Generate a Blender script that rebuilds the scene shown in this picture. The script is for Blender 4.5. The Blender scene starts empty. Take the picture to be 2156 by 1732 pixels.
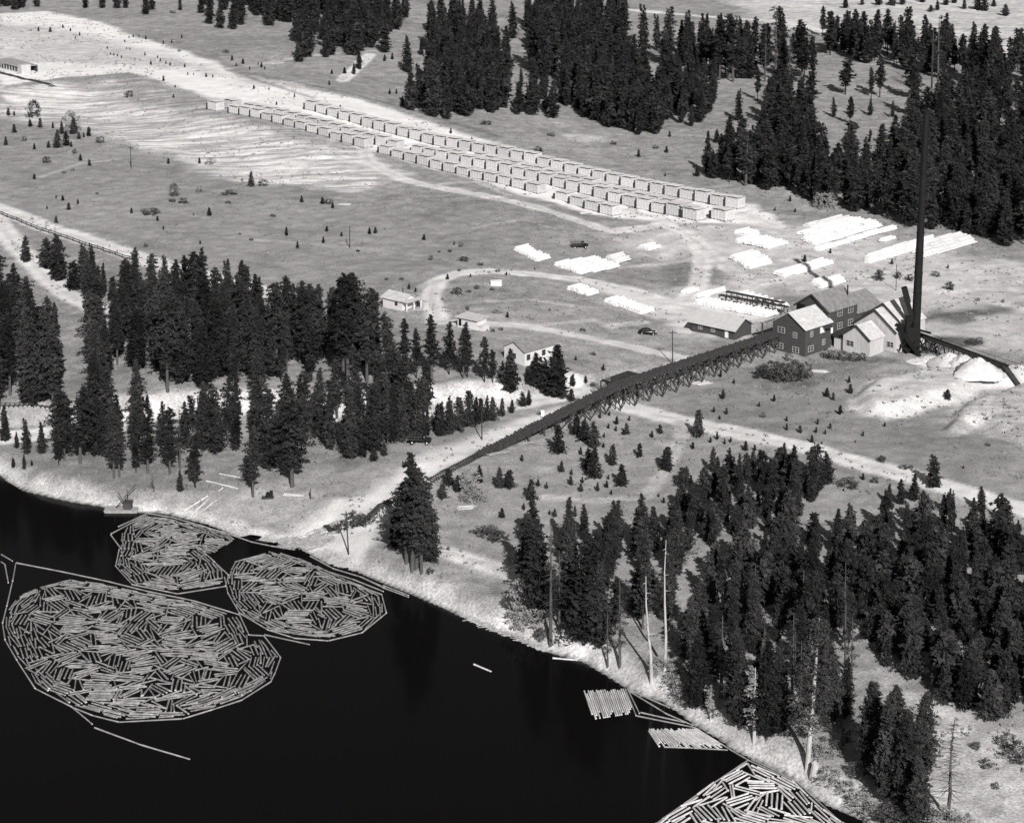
import bpy, math, random
import numpy as np
from mathutils import Vector
random.seed(7); rng = np.random.default_rng(11)
SC = bpy.context.scene
COL = SC.collection
R = math.radians
# ---------------------------------------------------------------- camera geometry (photo is measured on a 2156 x 1732 sheet)
FPX, PCX, PPY, HC, PIT = 4670.0, 1078.0, 123.0, 155.0, R(8.8)
cP, sP = math.cos(PIT), math.sin(PIT)
def ray(px, py):
    u = (px-PCX)/FPX; v = -(py-PPY)/FPX
    return np.array([u, cP+v*sP, -sP+v*cP])
def plane(px, py, z=6.0):
    d = ray(px, py); t = (z-HC)/d[2]
    return np.array([d[0]*t, d[1]*t])
def proj(x, y, z):
    dz = z-HC
    zc = y*cP-dz*sP; yc = y*sP+dz*cP
    return PCX+FPX*x/zc, PPY-FPX*yc/zc
CR = {'P': (0, 0, 1/1.3145), 'A': (0, 0, 1), 'B': (900, 0, 1), 'C': (1834, 0, 1), 'D': (0, 700, 1), 'E': (900, 700, 1),
      'F': (1834, 700, 1), 'G': (0, 1400, 1), 'H': (1000, 1400, 1), 'I': (1834, 1477, 1)}
def c2p(k, x, y):
    if k == 'P': return x, y
    if k == 'Z': return (1900+x/2.629)/1.3145, (560+y/2.629)/1.3145
    if k == 'Y': return (2420+x/5.208)/1.3145, (780+y/5.208)/1.3145
    if k == 'X': return (780+x/5.133)/1.3145, (1380+y/5.133)/1.3145
    ox, oy, _ = CR[k]
    return (ox+x/2.156)/1.3145, (oy+y/2.156)/1.3145
def WP(k, pts, z=6.0):
    return np.array([plane(*c2p(k, a, b), z) for a, b in pts])
# ---------------------------------------------------------------- small numerics
def S(t):
    t = np.clip(t, 0, 1); return t*t*(3-2*t)
_tab = rng.random((256, 256))
def vn(x, y, s, k=0):
    x = x/s+k*17.3; y = y/s+k*9.1
    xi = np.floor(x).astype(int); yi = np.floor(y).astype(int)
    fx = x-xi; fy = y-yi; fx = fx*fx*(3-2*fx); fy = fy*fy*(3-2*fy)
    a = _tab[xi % 256, yi % 256]; b = _tab[(xi+1) % 256, yi % 256]
    c = _tab[xi % 256, (yi+1) % 256]; d = _tab[(xi+1) % 256, (yi+1) % 256]
    return (a*(1-fx)+b*fx)*(1-fy)+(c*(1-fx)+d*fx)*fy-.5
def pdist(x, y, pts, signed=False):
    best = np.full(x.shape, 1e9); sg = np.zeros(x.shape)
    for i in range(len(pts)-1):
        ax, ay = pts[i]; bx, by = pts[i+1]
        dx, dy = bx-ax, by-ay; L = dx*dx+dy*dy+1e-9
        t = np.clip(((x-ax)*dx+(y-ay)*dy)/L, 0, 1)
        d = np.hypot(x-ax-t*dx, y-ay-t*dy)
        m = d < best-1e-6
        best = np.where(m, d, best)
        if signed: sg = np.where(m, np.sign(dx*(y-ay)-dy*(x-ax)), sg)
    return best*sg if signed else best
def inpoly(x, y, pts):
    c = np.zeros(x.shape, bool); n = len(pts); j = n-1
    for i in range(n):
        xi, yi = pts[i]; xj, yj = pts[j]
        c ^= ((yi > y) != (yj > y)) & (x < (xj-xi)*(y-yi)/(yj-yi+1e-12)+xi)
        j = i
    return c
def sdpoly(x, y, pts):
    q = np.vstack([pts, pts[:1]])
    d = pdist(x, y, q)
    return np.where(inpoly(x, y, pts), d, -d)
# ---------------------------------------------------------------- terrain features
shore_px = [('P', -900, 760), ('P', -300, 905), ('P', -60, 985), ('D', 10, 1332), ('D', 60, 1370), ('D', 150, 1420), ('D', 400, 1480), ('D', 650, 1520), ('D', 800, 1545),
            ('D', 980, 1555), ('D', 1080, 1580), ('D', 1230, 1620), ('D', 1350, 1665), ('G', 1430, 190), ('G', 1600, 215), ('G', 1760, 245), ('G', 1850, 290),
            ('G', 1960, 350), ('G', 2100, 390), ('H', 0, 405), ('H', 130, 460), ('H', 290, 520), ('H', 420, 575), ('H', 520, 620), ('H', 640, 680), ('H', 760, 730),
            ('H', 900, 770), ('H', 1000, 820), ('H', 1100, 865), ('H', 1200, 895), ('H', 1330, 930), ('H', 1450, 1000), ('H', 1560, 1070), ('H', 1680, 1135),
            ('I', 0, 1000), ('I', 110, 1075), ('I', 200, 1145), ('I', 330, 1215), ('I', 430, 1290), ('I', 560, 1350), ('I', 700, 1415), ('I', 800, 1475),
            ('I', 900, 1565), ('I', 1000, 1625), ('I', 1170, 1695), ('P', 1900, 1790), ('P', 2100, 1900), ('P', 2700, 2300), ('P', 3600, 3200)]
SHORE = np.array([plane(*c2p(*p), 0.0) for p in shore_px])
SHORE = np.vstack([[[-3500, SHORE[0][1]+900]], SHORE, [[3500, -200]]])
LAND = np.vstack([SHORE, [[4000, 6500], [-4000, 6500]]])
LAND = np.vstack([SHORE, [[3500, 6500], [-3500, 6500]]])
CUT = WP('P', [(-400, 880), (0, 876), (200, 870), (330, 866), (480, 862), (600, 866), (700, 862), (800, 859), (900, 852), (1000, 841), (1080, 829), (1140, 816)])
TER = WP('P', [(-400, 250), (-100, 232), (100, 212), (270, 200), (400, 250), (560, 300), (700, 335), (800, 360)])
MND1 = WP('F', [(1100, 860), (1130, 915), (1200, 955), (1330, 970), (1450, 962), (1560, 930), (1660, 890), (1780, 885), (1900, 800), (2156, 790), (2300, 700), (1900, 690), (1600, 690), (1400, 720), (1200, 760)])
MND2 = WP('F', [(1650, 1055), (1700, 1080), (1780, 1080), (1880, 1035), (1950, 1080), (2030, 1095), (2156, 1160), (2400, 1250), (2400, 760), (2100, 790), (1900, 850), (1760, 900)])
XL = plane(600, 1130, 0)[0]
def H(x, y):
    x = np.asarray(x, float); y = np.asarray(y, float)
    d = pdist(x, y, SHORE); land = inpoly(x, y, LAND)
    dn = d+vn(x, y, 7, 3)*1.6*S(d/6)
    w = 4.5+24*np.exp(-((x-XL)/13.0)**2)
    z = 3.1*S(dn/w)+1.9*S((dn-w)/45)
    z = np.where(land, z, -3.0*S(d/9))
    dc = pdist(x, y, CUT, True)+vn(x, y, 6, 5)*2.2
    z = z+np.where(land, 3.8*S(dc/4.2+.1)*(1-S((x-(CUT[-2][0]-14))/60)), 0)
    dt = pdist(x, y, TER, True)
    z = z+np.where(land, 4.5*S((dt+40)/45)*(1-S((x-TER[-3][0])/70)), 0)
    for q in (MND1, MND2):
        z = z+2.4*S((sdpoly(x, y, q)+vn(x, y, 5, 8)*1.5)/4.5)
    m = S(dn/25)*land
    z = z+m*(vn(x, y, 55, 1)*1.3+vn(x, y, 17, 2)*.5)+S(d/2)*land*(vn(x, y, 3.1, 4)*.35+vn(x, y, 1.4, 6)*.2)
    far = S((y-1250)/1500)*land
    z = z+far*(60+vn(x, y, 500, 9)*90)
    return z
def G(k, a, b):
    px, py = c2p(k, a, b); z = 6.0
    for _ in range(9):
        p = plane(px, py, z); z = .3*z+.7*gz(p[0], p[1])
    p = plane(px, py, z)
    return float(p[0]), float(p[1]), gz(p[0], p[1])
HX = np.arange(-340, 341, 1.0); HY = np.arange(270, 1400, 1.0)
_gx, _gy = np.meshgrid(HX, HY); HZ = H(_gx.ravel(), _gy.ravel()).reshape(_gx.shape)
def gz(x, y):
    if not (-339 < x < 339 and 271 < y < 1398): return float(H(np.array([x]), np.array([y]))[0])
    i = int(x+340); j = int(y-270); fx = x+340-i; fy = y-270-j
    return float((HZ[j, i]*(1-fx)+HZ[j, i+1]*fx)*(1-fy)+(HZ[j+1, i]*(1-fx)+HZ[j+1, i+1]*fx)*fy)
def scale_at(y): return FPX/(y*cP+HC*sP)      # px per metre
# ---------------------------------------------------------------- materials
def newmat(name):
    m = bpy.data.materials.new(name); m.use_nodes = True
    nt = m.node_tree; b = nt.nodes['Principled BSDF']; return m, nt, b
def tonemat(name, tone, var=.25, scale=1.0, rough=.85, stretch=(1, 1, 1), spec=.15, contrast=1.0, objvar=0.0):
    m, nt, b = newmat(name)
    b.inputs['Roughness'].default_value = rough; b.inputs['Specular IOR Level'].default_value = spec
    tc = nt.nodes.new('ShaderNodeTexCoord'); mp = nt.nodes.new('ShaderNodeMapping'); mp.inputs['Scale'].default_value = stretch
    nz = nt.nodes.new('ShaderNodeTexNoise'); nz.inputs['Scale'].default_value = scale; nz.inputs['Detail'].default_value = 6; nz.inputs['Roughness'].default_value = .65
    mr = nt.nodes.new('ShaderNodeMapRange'); mr.inputs[1].default_value = .3; mr.inputs[2].default_value = .7
    mr.inputs[3].default_value = tone*(1-var); mr.inputs[4].default_value = tone*(1+var)
    nt.links.new(tc.outputs['Object'], mp.inputs[0]); nt.links.new(mp.outputs[0], nz.inputs['Vector']); nt.links.new(nz.outputs['Fac'], mr.inputs[0])
    out = mr.outputs[0]
    if objvar:
        oi = nt.nodes.new('ShaderNodeObjectInfo'); m2 = nt.nodes.new('ShaderNodeMapRange')
        m2.inputs[3].default_value = 1-objvar; m2.inputs[4].default_value = 1+objvar
        mu = nt.nodes.new('ShaderNodeMath'); mu.operation = 'MULTIPLY'
        nt.links.new(oi.outputs['Random'], m2.inputs[0]); nt.links.new(out, mu.inputs[0]); nt.links.new(m2.outputs[0], mu.inputs[1]); out = mu.outputs[0]
    cb = nt.nodes.new('ShaderNodeCombineColor')
    for i in range(3): nt.links.new(out, cb.inputs[i])
    nt.links.new(cb.outputs[0], b.inputs['Base Color'])
    return m
def siding(name, tone, period=.28, vertical=False, var=.3):
    m = tonemat(name, tone, var, 1.6, .9, (.25, .25, 3) if not vertical else (3, 3, .25))
    return m
M = {}
M['foliage'] = tonemat('dark_needles', .036, .8, .9, 1.0, spec=.05, objvar=.5)
M['forest'] = tonemat('forest_needles', .030, .75, .25, 1.0, spec=.05)
M['palefol'] = tonemat('pale_leaves', .26, .4, .8, 1.0, spec=.05)
M['shrub'] = tonemat('shrub_leaves', .085, .5, .8, 1.0, spec=.05, objvar=.35)
M['bark'] = tonemat('bark', .085, .4, 1.2, .95, (1, 1, .4))
M['palebark'] = tonemat('pale_dead_wood', .42, .3, 1.5, .9, (1, 1, .3))
M['log'] = tonemat('log_bark', .21, .6, 1.4, .9, (1, 1, 1), objvar=.3)
M['logend'] = tonemat('log_cut_end', .6, .1, 3)
M['logbright'] = tonemat('bright_log_bark', .50, .35, 1.4, .9, (1, 1, 1), objvar=.2)
M['peeled'] = tonemat('peeled_log', .72, .12, 1.5, .8, objvar=.08)
M['lumber'] = tonemat('stacked_boards', .54, .3, 1.0, .85, (1, 1, 6), objvar=.12)
M['lumroof'] = tonemat('board_roof', .60, .16, 1.2, .8, objvar=.06)
M['darkwall'] = siding('dark_weathered_boards', .062)
M['palewall'] = siding('pale_corrugated_wall', .46, vertical=True, var=.22)
M['whitewall'] = tonemat('white_painted_boards', .58, .08, 1)
M['roofpale'] = tonemat('pale_metal_roof', .50, .22, .8, .7, (1, 1, 1))
M['roofmid'] = tonemat('grey_shingle_roof', .20, .3, .9, .9)
M['roofbunk'] = tonemat('pale_bunkhouse_roof', .46, .12, .8)
M['roofdark'] = tonemat('dark_trim', .04, .3, 1)
M['trim'] = tonemat('white_trim', .75, .05, 1)
M['sash'] = tonemat('weathered_sash', .42, .15, 1)
M['glass'] = tonemat('dark_pane', .04, .2, 1, .2, spec=.5)
M['iron'] = tonemat('sooty_iron', .012, .3, .6, .7)
M['blackpaint'] = tonemat('black_car_paint', .012, .2, 2, .25, spec=.5)
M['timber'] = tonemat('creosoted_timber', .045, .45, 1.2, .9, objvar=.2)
M['timberpale'] = tonemat('weathered_timber', .32, .35, 1.2, .9)
M['tie'] = tonemat('grey_ties', .06, .5, 1.5, .9)
M['rail'] = tonemat('rail_steel', .05, .2, 2, .5)
M['sawdust'] = tonemat('sawdust', .54, .12, .8, .95)
# ground
def groundmat():
    m, nt, b = newmat('ground_soil_and_grass')
    b.inputs['Roughness'].default_value = 1; b.inputs['Specular IOR Level'].default_value = 0.05
    L = nt.links; N = nt.nodes
    at = N.new('ShaderNodeAttribute'); at.attribute_name = 'tone'
    sp = N.new('ShaderNodeSeparateColor'); L.new(at.outputs['Color'], sp.inputs[0])
    tc = N.new('ShaderNodeTexCoord')
    def noise(scale, lo, hi, a, bb, stretch=None, rot=0, det=5):
        mp = N.new('ShaderNodeMapping')
        if stretch: mp.inputs['Scale'].default_value = stretch; mp.inputs['Rotation'].default_value = (0, 0, rot)
        nz = N.new('ShaderNodeTexNoise'); nz.inputs['Scale'].default_value = scale; nz.inputs['Detail'].default_value = det; nz.inputs['Roughness'].default_value = .6
        mr = N.new('ShaderNodeMapRange'); mr.inputs[1].default_value = lo; mr.inputs[2].default_value = hi; mr.inputs[3].default_value = a; mr.inputs[4].default_value = bb
        L.new(tc.outputs['Object'], mp.inputs[0]); L.new(mp.outputs[0], nz.inputs['Vector']); L.new(nz.outputs['Fac'], mr.inputs[0]); return mr.outputs[0]
    def math_(op, a, c):
        q = N.new('ShaderNodeMath'); q.operation = op
        for i, v in enumerate((a, c)):
            if isinstance(v, (int, float)): q.inputs[i].default_value = v
            else: L.new(v, q.inputs[i])
        return q.outputs[0]
    def lerp(f, a, c):
        return math_('ADD', math_('MULTIPLY', math_('SUBTRACT', 1.0, f), a), math_('MULTIPLY', f, c))
    n1 = noise(.03, .35, .65, .84, 1.16); n2 = noise(.25, .3, .7, .66, 1.32, det=9); n3 = noise(2.2, .25, .75, .45, 1.55, det=4)
    n4 = noise(.07, .54, .68, 1.0, .66, det=9)
    var = math_('MULTIPLY', math_('MULTIPLY', n1, n2), math_('MULTIPLY', n3, n4))
    var = lerp(sp.outputs['Green'], 1.0, var)                      # G: how rough the mottling is
    st = noise(.22, .40, .60, .55, 1.12, (.16, 1.5, 1), R(-28), 7)
    st2 = lerp(sp.outputs['Blue'], 1.0, st)                       # B: erosion streaks
    t = math_('MULTIPLY', math_('MULTIPLY', sp.outputs['Red'], var), st2)
    t = math_('MINIMUM', t, .85)
    cb = N.new('ShaderNodeCombineColor')
    for i in range(3): L.new(t, cb.inputs[i])
    L.new(cb.outputs[0], b.inputs['Base Color'])
    bp = N.new('ShaderNodeBump'); bp.inputs['Strength'].default_value = .35; bp.inputs['Distance'].default_value = .25
    nb = noise(1.8, 0, 1, 0, 1, det=5); L.new(nb, bp.inputs['Height']); L.new(bp.outputs[0], b.inputs['Normal'])
    return m
M['ground'] = groundmat()
def watermat():
    m, nt, b = newmat('dark_river_water')
    b.inputs['Base Color'].default_value = (.0045, .0042, .0042, 1); b.inputs['Roughness'].default_value = .12
    b.inputs['IOR'].default_value = 1.15; b.inputs['Specular IOR Level'].default_value = .25
    nz = nt.nodes.new('ShaderNodeTexNoise'); nz.inputs['Scale'].default_value = .6; nz.inputs['Detail'].default_value = 4
    tc = nt.nodes.new('ShaderNodeTexCoord'); bp = nt.nodes.new('ShaderNodeBump'); bp.inputs['Strength'].default_value = .06; bp.inputs['Distance'].default_value = .1
    nt.links.new(tc.outputs['Object'], nz.inputs['Vector']); nt.links.new(nz.outputs['Fac'], bp.inputs['Height']); nt.links.new(bp.outputs[0], b.inputs['Normal'])
    return m
M['water'] = watermat()
# ---------------------------------------------------------------- object helpers
class MB:
    def __init__(s): s.v = []; s.f = []; s.m = []
    def add(s, v, f, mi=0):
        o = len(s.v); s.v += [tuple(p) for p in v]; s.f += [tuple(i+o for i in q) for q in f]; s.m += [mi]*len(f)
    def obox(s, c, ax, ay, az, mi=0):        # centre and three half-axis vectors
        c = Vector(c); ax = Vector(ax); ay = Vector(ay); az = Vector(az)
        v = [c+i*ax+j*ay+k*az for k in (-1, 1) for j in (-1, 1) for i in (-1, 1)]
        s.add(v, [(0, 2, 3, 1), (4, 5, 7, 6), (0, 1, 5, 4), (2, 6, 7, 3), (0, 4, 6, 2), (1, 3, 7, 5)], mi)
    def box(s, x0, y0, z0, x1, y1, z1, mi=0):
        s.obox(((x0+x1)/2, (y0+y1)/2, (z0+z1)/2), ((x1-x0)/2, 0, 0), (0, (y1-y0)/2, 0), (0, 0, (z1-z0)/2), mi)
    def beam(s, p, q, w, h, mi=0):
        p = Vector(p); q = Vector(q); d = q-p
        if d.length < 1e-6: return
        n = d.normalized(); up = Vector((0, 0, 1)) if abs(n.z) < .95 else Vector((1, 0, 0))
        a = n.cross(up).normalized(); b = a.cross(n)
        s.obox((p+q)/2, d/2, a*w/2, b*h/2, mi)
    def cyl(s, p, q, r0, r1, n=8, mi=0, cap=None, wob=0):
        p = Vector(p); q = Vector(q); d = (q-p).normalized(); up = Vector((0, 0, 1)) if abs(d.z) < .9 else Vector((1, 0, 0))
        a = d.cross(up).normalized(); b = a.cross(d)
        v = []
        for (c, r) in ((p, r0), (q, r1)):
            for i in range(n):
                t = 2*math.pi*i/n; rr = r*(1+random.uniform(-wob, wob)); v.append(c+a*math.cos(t)*rr+b*math.sin(t)*rr)
        o = [(i, (i+1) % n, n+(i+1) % n, n+i) for i in range(n)]
        s.add(v, o, mi)
        s.add(v[:n], [tuple(reversed(range(n)))], mi if cap is None else cap); s.add(v[n:], [tuple(range(n))], mi if cap is None else cap)
    def mesh(s, name, mats):
        me = bpy.data.meshes.new(name); me.from_pydata(s.v, [], s.f)
        for k in mats: me.materials.append(M[k])
        if len(mats) > 1: me.polygons.foreach_set('material_index', s.m)
        return me
def link(name, data, parent=None, loc=(0, 0, 0), rz=0, sc=None):
    o = bpy.data.objects.new(name, data); COL.objects.link(o); o.location = loc; o.rotation_euler = (0, 0, rz)
    if sc is not None: o.scale = sc
    if parent: o.parent = parent
    return o
def tag(o, label=None, cat=None, group=None, kind=None):
    if label: o['label'] = label
    if cat: o['category'] = cat
    if group: o['group'] = group
    if kind: o['kind'] = kind
    return o
def npmesh(name, V, F, mat, nper=3):
    me = bpy.data.meshes.new(name); nv = len(V); nf = len(F)
    me.vertices.add(nv); me.vertices.foreach_set('co', np.ascontiguousarray(V, dtype=np.float32).ravel())
    me.loops.add(nf*nper); me.loops.foreach_set('vertex_index', np.ascontiguousarray(F, dtype=np.int32).ravel())
    me.polygons.add(nf); me.polygons.foreach_set('loop_start', np.arange(nf, dtype=np.int32)*nper)
    try: me.polygons.foreach_set('loop_total', np.full(nf, nper, dtype=np.int32))
    except Exception: pass
    me.update(calc_edges=True); me.materials.append(mat); return me
_on = ['first', 'second', 'third', 'fourth', 'fifth', 'sixth', 'seventh', 'eighth', 'ninth', 'tenth', 'eleventh', 'twelfth', 'thirteenth', 'fourteenth', 'fifteenth', 'sixteenth', 'seventeenth', 'eighteenth', 'nineteenth']
_tn = {2: ('twenty', 'twentieth'), 3: ('thirty', 'thirtieth'), 4: ('forty', 'fortieth'), 5: ('fifty', 'fiftieth'), 6: ('sixty', 'sixtieth'), 7: ('seventy', 'seventieth'), 8: ('eighty', 'eightieth'), 9: ('ninety', 'ninetieth')}
def ordw(n):
    if n < 20: return _on[n-1]
    t, u = divmod(n, 10)
    if t > 9: return str(n)
    return _tn[t][1] if u == 0 else _tn[t][0]+'-'+_on[u-1]
# ---------------------------------------------------------------- terrain mesh with soil tones
def build_ground():
    xs = np.concatenate([-np.geomspace(5500, 300, 40), np.arange(-298, 298.1, .95), np.geomspace(300, 5500, 40)])
    y = 285.0; ys = [y]
    while y < 1330: y += .75+(y-285)/1045*1.7; ys.append(y)
    ys = np.concatenate([-np.geomspace(2500, 20, 16), np.linspace(0, 270, 20), ys, np.geomspace(1340, 6000, 50)])
    X, Y = np.meshgrid(xs, ys); nx, ny = len(xs), len(ys)
    x, y = X.ravel(), Y.ravel()
    z = H(x, y)
    tone = np.full(x.shape, .30); grain = np.full(x.shape, .85); streak = np.zeros(x.shape); cls = np.zeros(x.shape, int)
    jit = vn(x, y, 9, 12)*5+vn(x, y, 3, 13)*2.4
    core = (np.abs(x) < 330) & (y > 280) & (y < 1340)
    def area(k, pts, t, soft=8, g=.6, st=0, amp=1.0, jj=1.0, cl=0):
        nonlocal tone, grain, streak, cls
        q = WP(k, pts); m0 = (x > q[:, 0].min()-25) & (x < q[:, 0].max()+25) & (y > q[:, 1].min()-40) & (y < q[:, 1].max()+40)
        idx = np.nonzero(m0)[0]
        f = S((sdpoly(x[idx], y[idx], q)+jit[idx]*jj*soft/8+soft/2)/soft)*amp
        tone[idx] = tone[idx]*(1-f)+t*f; grain[idx] = grain[idx]*(1-f)+g*f; streak[idx] = streak[idx]*(1-f)+st*f
        if cl: cls[idx[f > .5]] = cl
    def road(k, pts, hw, t, soft=1.6, g=.35, amp=1.0, cl=1, ruts=True):
        t = min(.68, t*1.28) if t > .25 else t; hw *= 1.1; soft = min(soft, 1.5); amp = min(1.0, amp*1.2)
        nonlocal tone, grain, streak, cls
        q = WP(k, pts); m0 = (x > q[:, 0].min()-15) & (x < q[:, 0].max()+15) & (y > q[:, 1].min()-15) & (y < q[:, 1].max()+15)
        idx = np.nonzero(m0)[0]; d = pdist(x[idx], y[idx], q)+jit[idx]*.12
        f = S((hw+soft/2-d)/soft)*amp
        tt = t*(1-.18*np.exp(-(d/.7)**2)) if ruts else t
        tone[idx] = tone[idx]*(1-f)+tt*f; grain[idx] = grain[idx]*(1-f)+g*f; streak[idx] *= (1-f)
        if cl: cls[idx[f > .5]] = cl
    # wide areas of soil
    area('P', [(0, 520), (0, 300), (300, 330), (700, 430), (1300, 540), (1300, 590), (900, 600), (600, 640)], .285, 25)
    area('P', [(1400, 800), (1600, 770), (1800, 790), (2156, 900), (2156, 1050), (1900, 985), (1600, 910), (1400, 860)], .265, 12)
    area('P', [(1080, 960), (1400, 890), (1700, 960), (2156, 1090), (2156, 1300), (1000, 1180), (920, 1080)], .30, 14)
    area('P', [(0, 60), (100, 55), (230, 85), (400, 150), (560, 215), (640, 225), (800, 250), (1000, 300), (1200, 350), (1400, 385), (1590, 428), (1650, 470), (1500, 466), (1380, 462), (1250, 455), (1100, 425), (950, 380), (780, 345), (640, 312), (500, 270), (400, 230), (270, 192), (100, 205), (0, 225)], .78, 5, .25, cl=4)
    area('P', [(0, 80), (180, 100), (480, 190), (700, 225), (560, 225), (400, 185), (200, 170), (0, 165)], .56, 12, .5)
    area('P', [(0, 222), (110, 212), (270, 205), (400, 250), (560, 300), (780, 355), (860, 385), (740, 425), (640, 415), (480, 395), (350, 345), (180, 290), (0, 260)], .66, 9, .5, 1.0, jj=1.6)
    area('P', [(240, 210), (290, 200), (420, 245), (620, 300), (790, 350), (700, 345), (520, 300), (380, 270), (260, 235)], .40, 10, .7, .8)
    area('P', [(1300, 500), (1440, 470), (1560, 462), (1700, 470), (1900, 500), (2100, 540), (2300, 580), (2300, 740), (1960, 720), (1900, 640), (1640, 600), (1600, 650), (1440, 700), (1330, 640), (1370, 600), (1430, 575)], .52, 12, .6)
    area('P', [(1200, 590), (1330, 600), (1450, 640), (1560, 610), (1640, 640), (1560, 700), (1440, 690), (1330, 640)], .64, 6, .35)
    area('P', [(1960, 570), (2156, 600), (2300, 640), (2300, 740), (2000, 720), (1950, 640)], .50, 12, .5)
    area('P', [(1440, 530), (1530, 545), (1520, 590), (1430, 585)], .28, 6, .7)
    area('F', [(0, 40), (140, 60), (160, 180), (0, 210)], .26, 7, .8)
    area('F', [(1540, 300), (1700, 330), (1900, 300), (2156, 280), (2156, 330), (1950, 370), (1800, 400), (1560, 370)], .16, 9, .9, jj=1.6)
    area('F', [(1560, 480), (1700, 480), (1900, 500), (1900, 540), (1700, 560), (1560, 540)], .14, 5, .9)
    area('F', [(1100, 860), (1130, 915), (1200, 955), (1330, 970), (1450, 962), (1560, 930), (1660, 890), (1780, 885), (1900, 800), (2156, 790), (2300, 700), (1900, 660), (1600, 680), (1400, 720), (1200, 760)], .54, 3, .6, .4, cl=5)
    area('F', [(1650, 1055), (1700, 1080), (1780, 1080), (1880, 1035), (1950, 1080), (2030, 1095), (2156, 1160), (2400, 1250), (2400, 760), (2100, 790), (1900, 850), (1760, 900)], .50, 3, .8, .5, cl=5)
    area('F', [(1480, 620), (1600, 600), (2156, 700), (2300, 740), (2156, 800), (1900, 760), (1600, 700)], .62, 4, .4)
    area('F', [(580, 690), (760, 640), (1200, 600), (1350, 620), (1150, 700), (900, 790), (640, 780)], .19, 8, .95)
    area('P', [(1480, -40), (2300, -60), (2300, 150), (2000, 100), (1800, 75), (1600, 45)], .58, 14, .8, .4)
    area('P', [(1840, 1390), (1960, 1440), (2300, 1540), (2300, 1900), (1980, 1900), (1950, 1600), (1880, 1470)], .44, 9, .9)
    area('P', [(1880, 1420), (2020, 1480), (2156, 1530), (2156, 1560), (2000, 1520)], .55, 5, .8)
    area('P', [(1060, 260), (1300, 300), (1540, 330), (1500, 370), (1200, 320), (1060, 290)], .31, 15, .9)
    area('B', [(1400, 800), (1560, 790), (1700, 820), (1560, 850), (1440, 830)], .5, 6, .7)
    area('P', [(160, 870), (60, 860), (0, 880), (0, 930), (150, 920), (400, 890), (450, 860), (640, 850), (780, 865), (940, 880), (1080, 850), (1200, 830), (1260, 830), (1160, 870), (1040, 905), (940, 940), (840, 975), (640, 950), (400, 930), (0, 950)], .30, 7, .6)
    area('P', [(-100, 905), (300, 905), (640, 900), (860, 900), (800, 985), (640, 1010), (520, 1060), (400, 1080), (300, 1060), (160, 1040), (-100, 970)], .235, 6, .8)
    # sand of the log landing and haul road
    area('P', [(1240, 842), (1160, 872), (1040, 925), (960, 965), (890, 1010), (830, 1060), (720, 1165), (640, 1165), (540, 1145), (470, 1125), (600, 1065), (700, 1020), (800, 985), (940, 930), (1060, 890), (1170, 845)], .66, 4, .35, cl=3)
    area('P', [(395, 1085), (470, 1000), (560, 1010), (600, 1055), (500, 1130)], .27, 6, .5)
    area('P', [(600, 960), (760, 960), (860, 960), (760, 1010), (560, 1050), (430, 1040)], .33, 7, .7)
    area('D', [(1580, 1655), (1700, 1660), (1830, 1635), (1750, 1680), (1640, 1690)], .16, 2, .9)
    area('P', [(930, 1120), (1010, 1140), (1100, 1180), (1080, 1190), (980, 1160)], .5, 4, .7)
    # roads
    road('P', [(925, 700), (912, 668), (908, 640), (925, 614), (960, 601), (1040, 593), (1150, 592), (1250, 596), (1340, 610), (1420, 632), (1480, 645)], 2.3, .52)
    road('P', [(915, 700), (985, 702), (1100, 705), (1200, 712), (1300, 722), (1400, 738), (1450, 748), (1420, 765), (1340, 800), (1250, 832)], 2.0, .46)
    road('P', [(1170, 795), (1240, 817), (1330, 850), (1480, 887), (1700, 937), (1920, 997), (2020, 1027), (2156, 1067), (2400, 1140)], 3.2, .56)
    road('P', [(-200, 390), (0, 457), (100, 500), (200, 530), (300, 565), (370, 588), (440, 610), (620, 655)], 3.6, .60)
    road('P', [(-40, 440), (10, 505), (40, 545), (75, 574), (100, 602), (140, 635), (200, 668), (230, 690)], 3.0, .58)
    road('P', [(-200, 900), (0, 895), (100, 887), (250, 882), (350, 862), (450, 857), (560, 854), (660, 862), (760, 868), (900, 862), (1000, 855), (1100, 838), (1180, 822)], 3.4, .60, 3)
    road('P', [(764, 335), (776, 367), (854, 399), (985, 427), (1143, 455), (1285, 487), (1340, 480), (1395, 469)], 2.4, .50, 3, .5)
    road('P', [(1395, 469), (1441, 483), (1466, 505), (1480, 529), (1476, 565), (1469, 596), (1440, 630)], 2.6, .54, 3, .4)
    road('P', [(1470, 505), (1490, 522), (1536, 557), (1600, 590)], 2.0, .50, 3, .5)
    road('P', [(1100, -5), (1160, 5), (1400, 22), (1650, 42), (1800, 72), (2156, 122), (2400, 160)], 2.6, .60, 3)
    road('P', [(780, 145), (720, 205)], 2.5, .55, 2, .4)
    road('P', [(500, 180), (640, 160), (800, 135)], 1.6, .38, 3, .6, .6, 0)
    road('P', [(660, 245), (560, 215), (480, 185), (700, 225), (900, 260), (1050, 300)], 1.2, .16, 2, .8, .5, 0)
    road('P', [(78, 392), (169, 360), (260, 350)], 1.0, .4, 2, .6, .6, 0)
    road('P', [(1154, 1037), (1230, 1045), (1355, 1040), (1400, 985), (1436, 907), (1430, 880)], 1.3, .42, 2.5, .6, .7, 0)
    road('P', [(1027, 656), (1126, 647), (1200, 652)], 1.0, .45, 2, .6, .7, 0)
    road('E', [(1270, 480), (1600, 410)], 1.0, .45, 2, .6, .6, 0); road('E', [(1690, 440), (1900, 395)], 1.4, .45, 2, .6, .7, 0)
    road('E', [(570, 265), (650, 240)], 1.4, .45, 2, .6, .7, 0)
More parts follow.
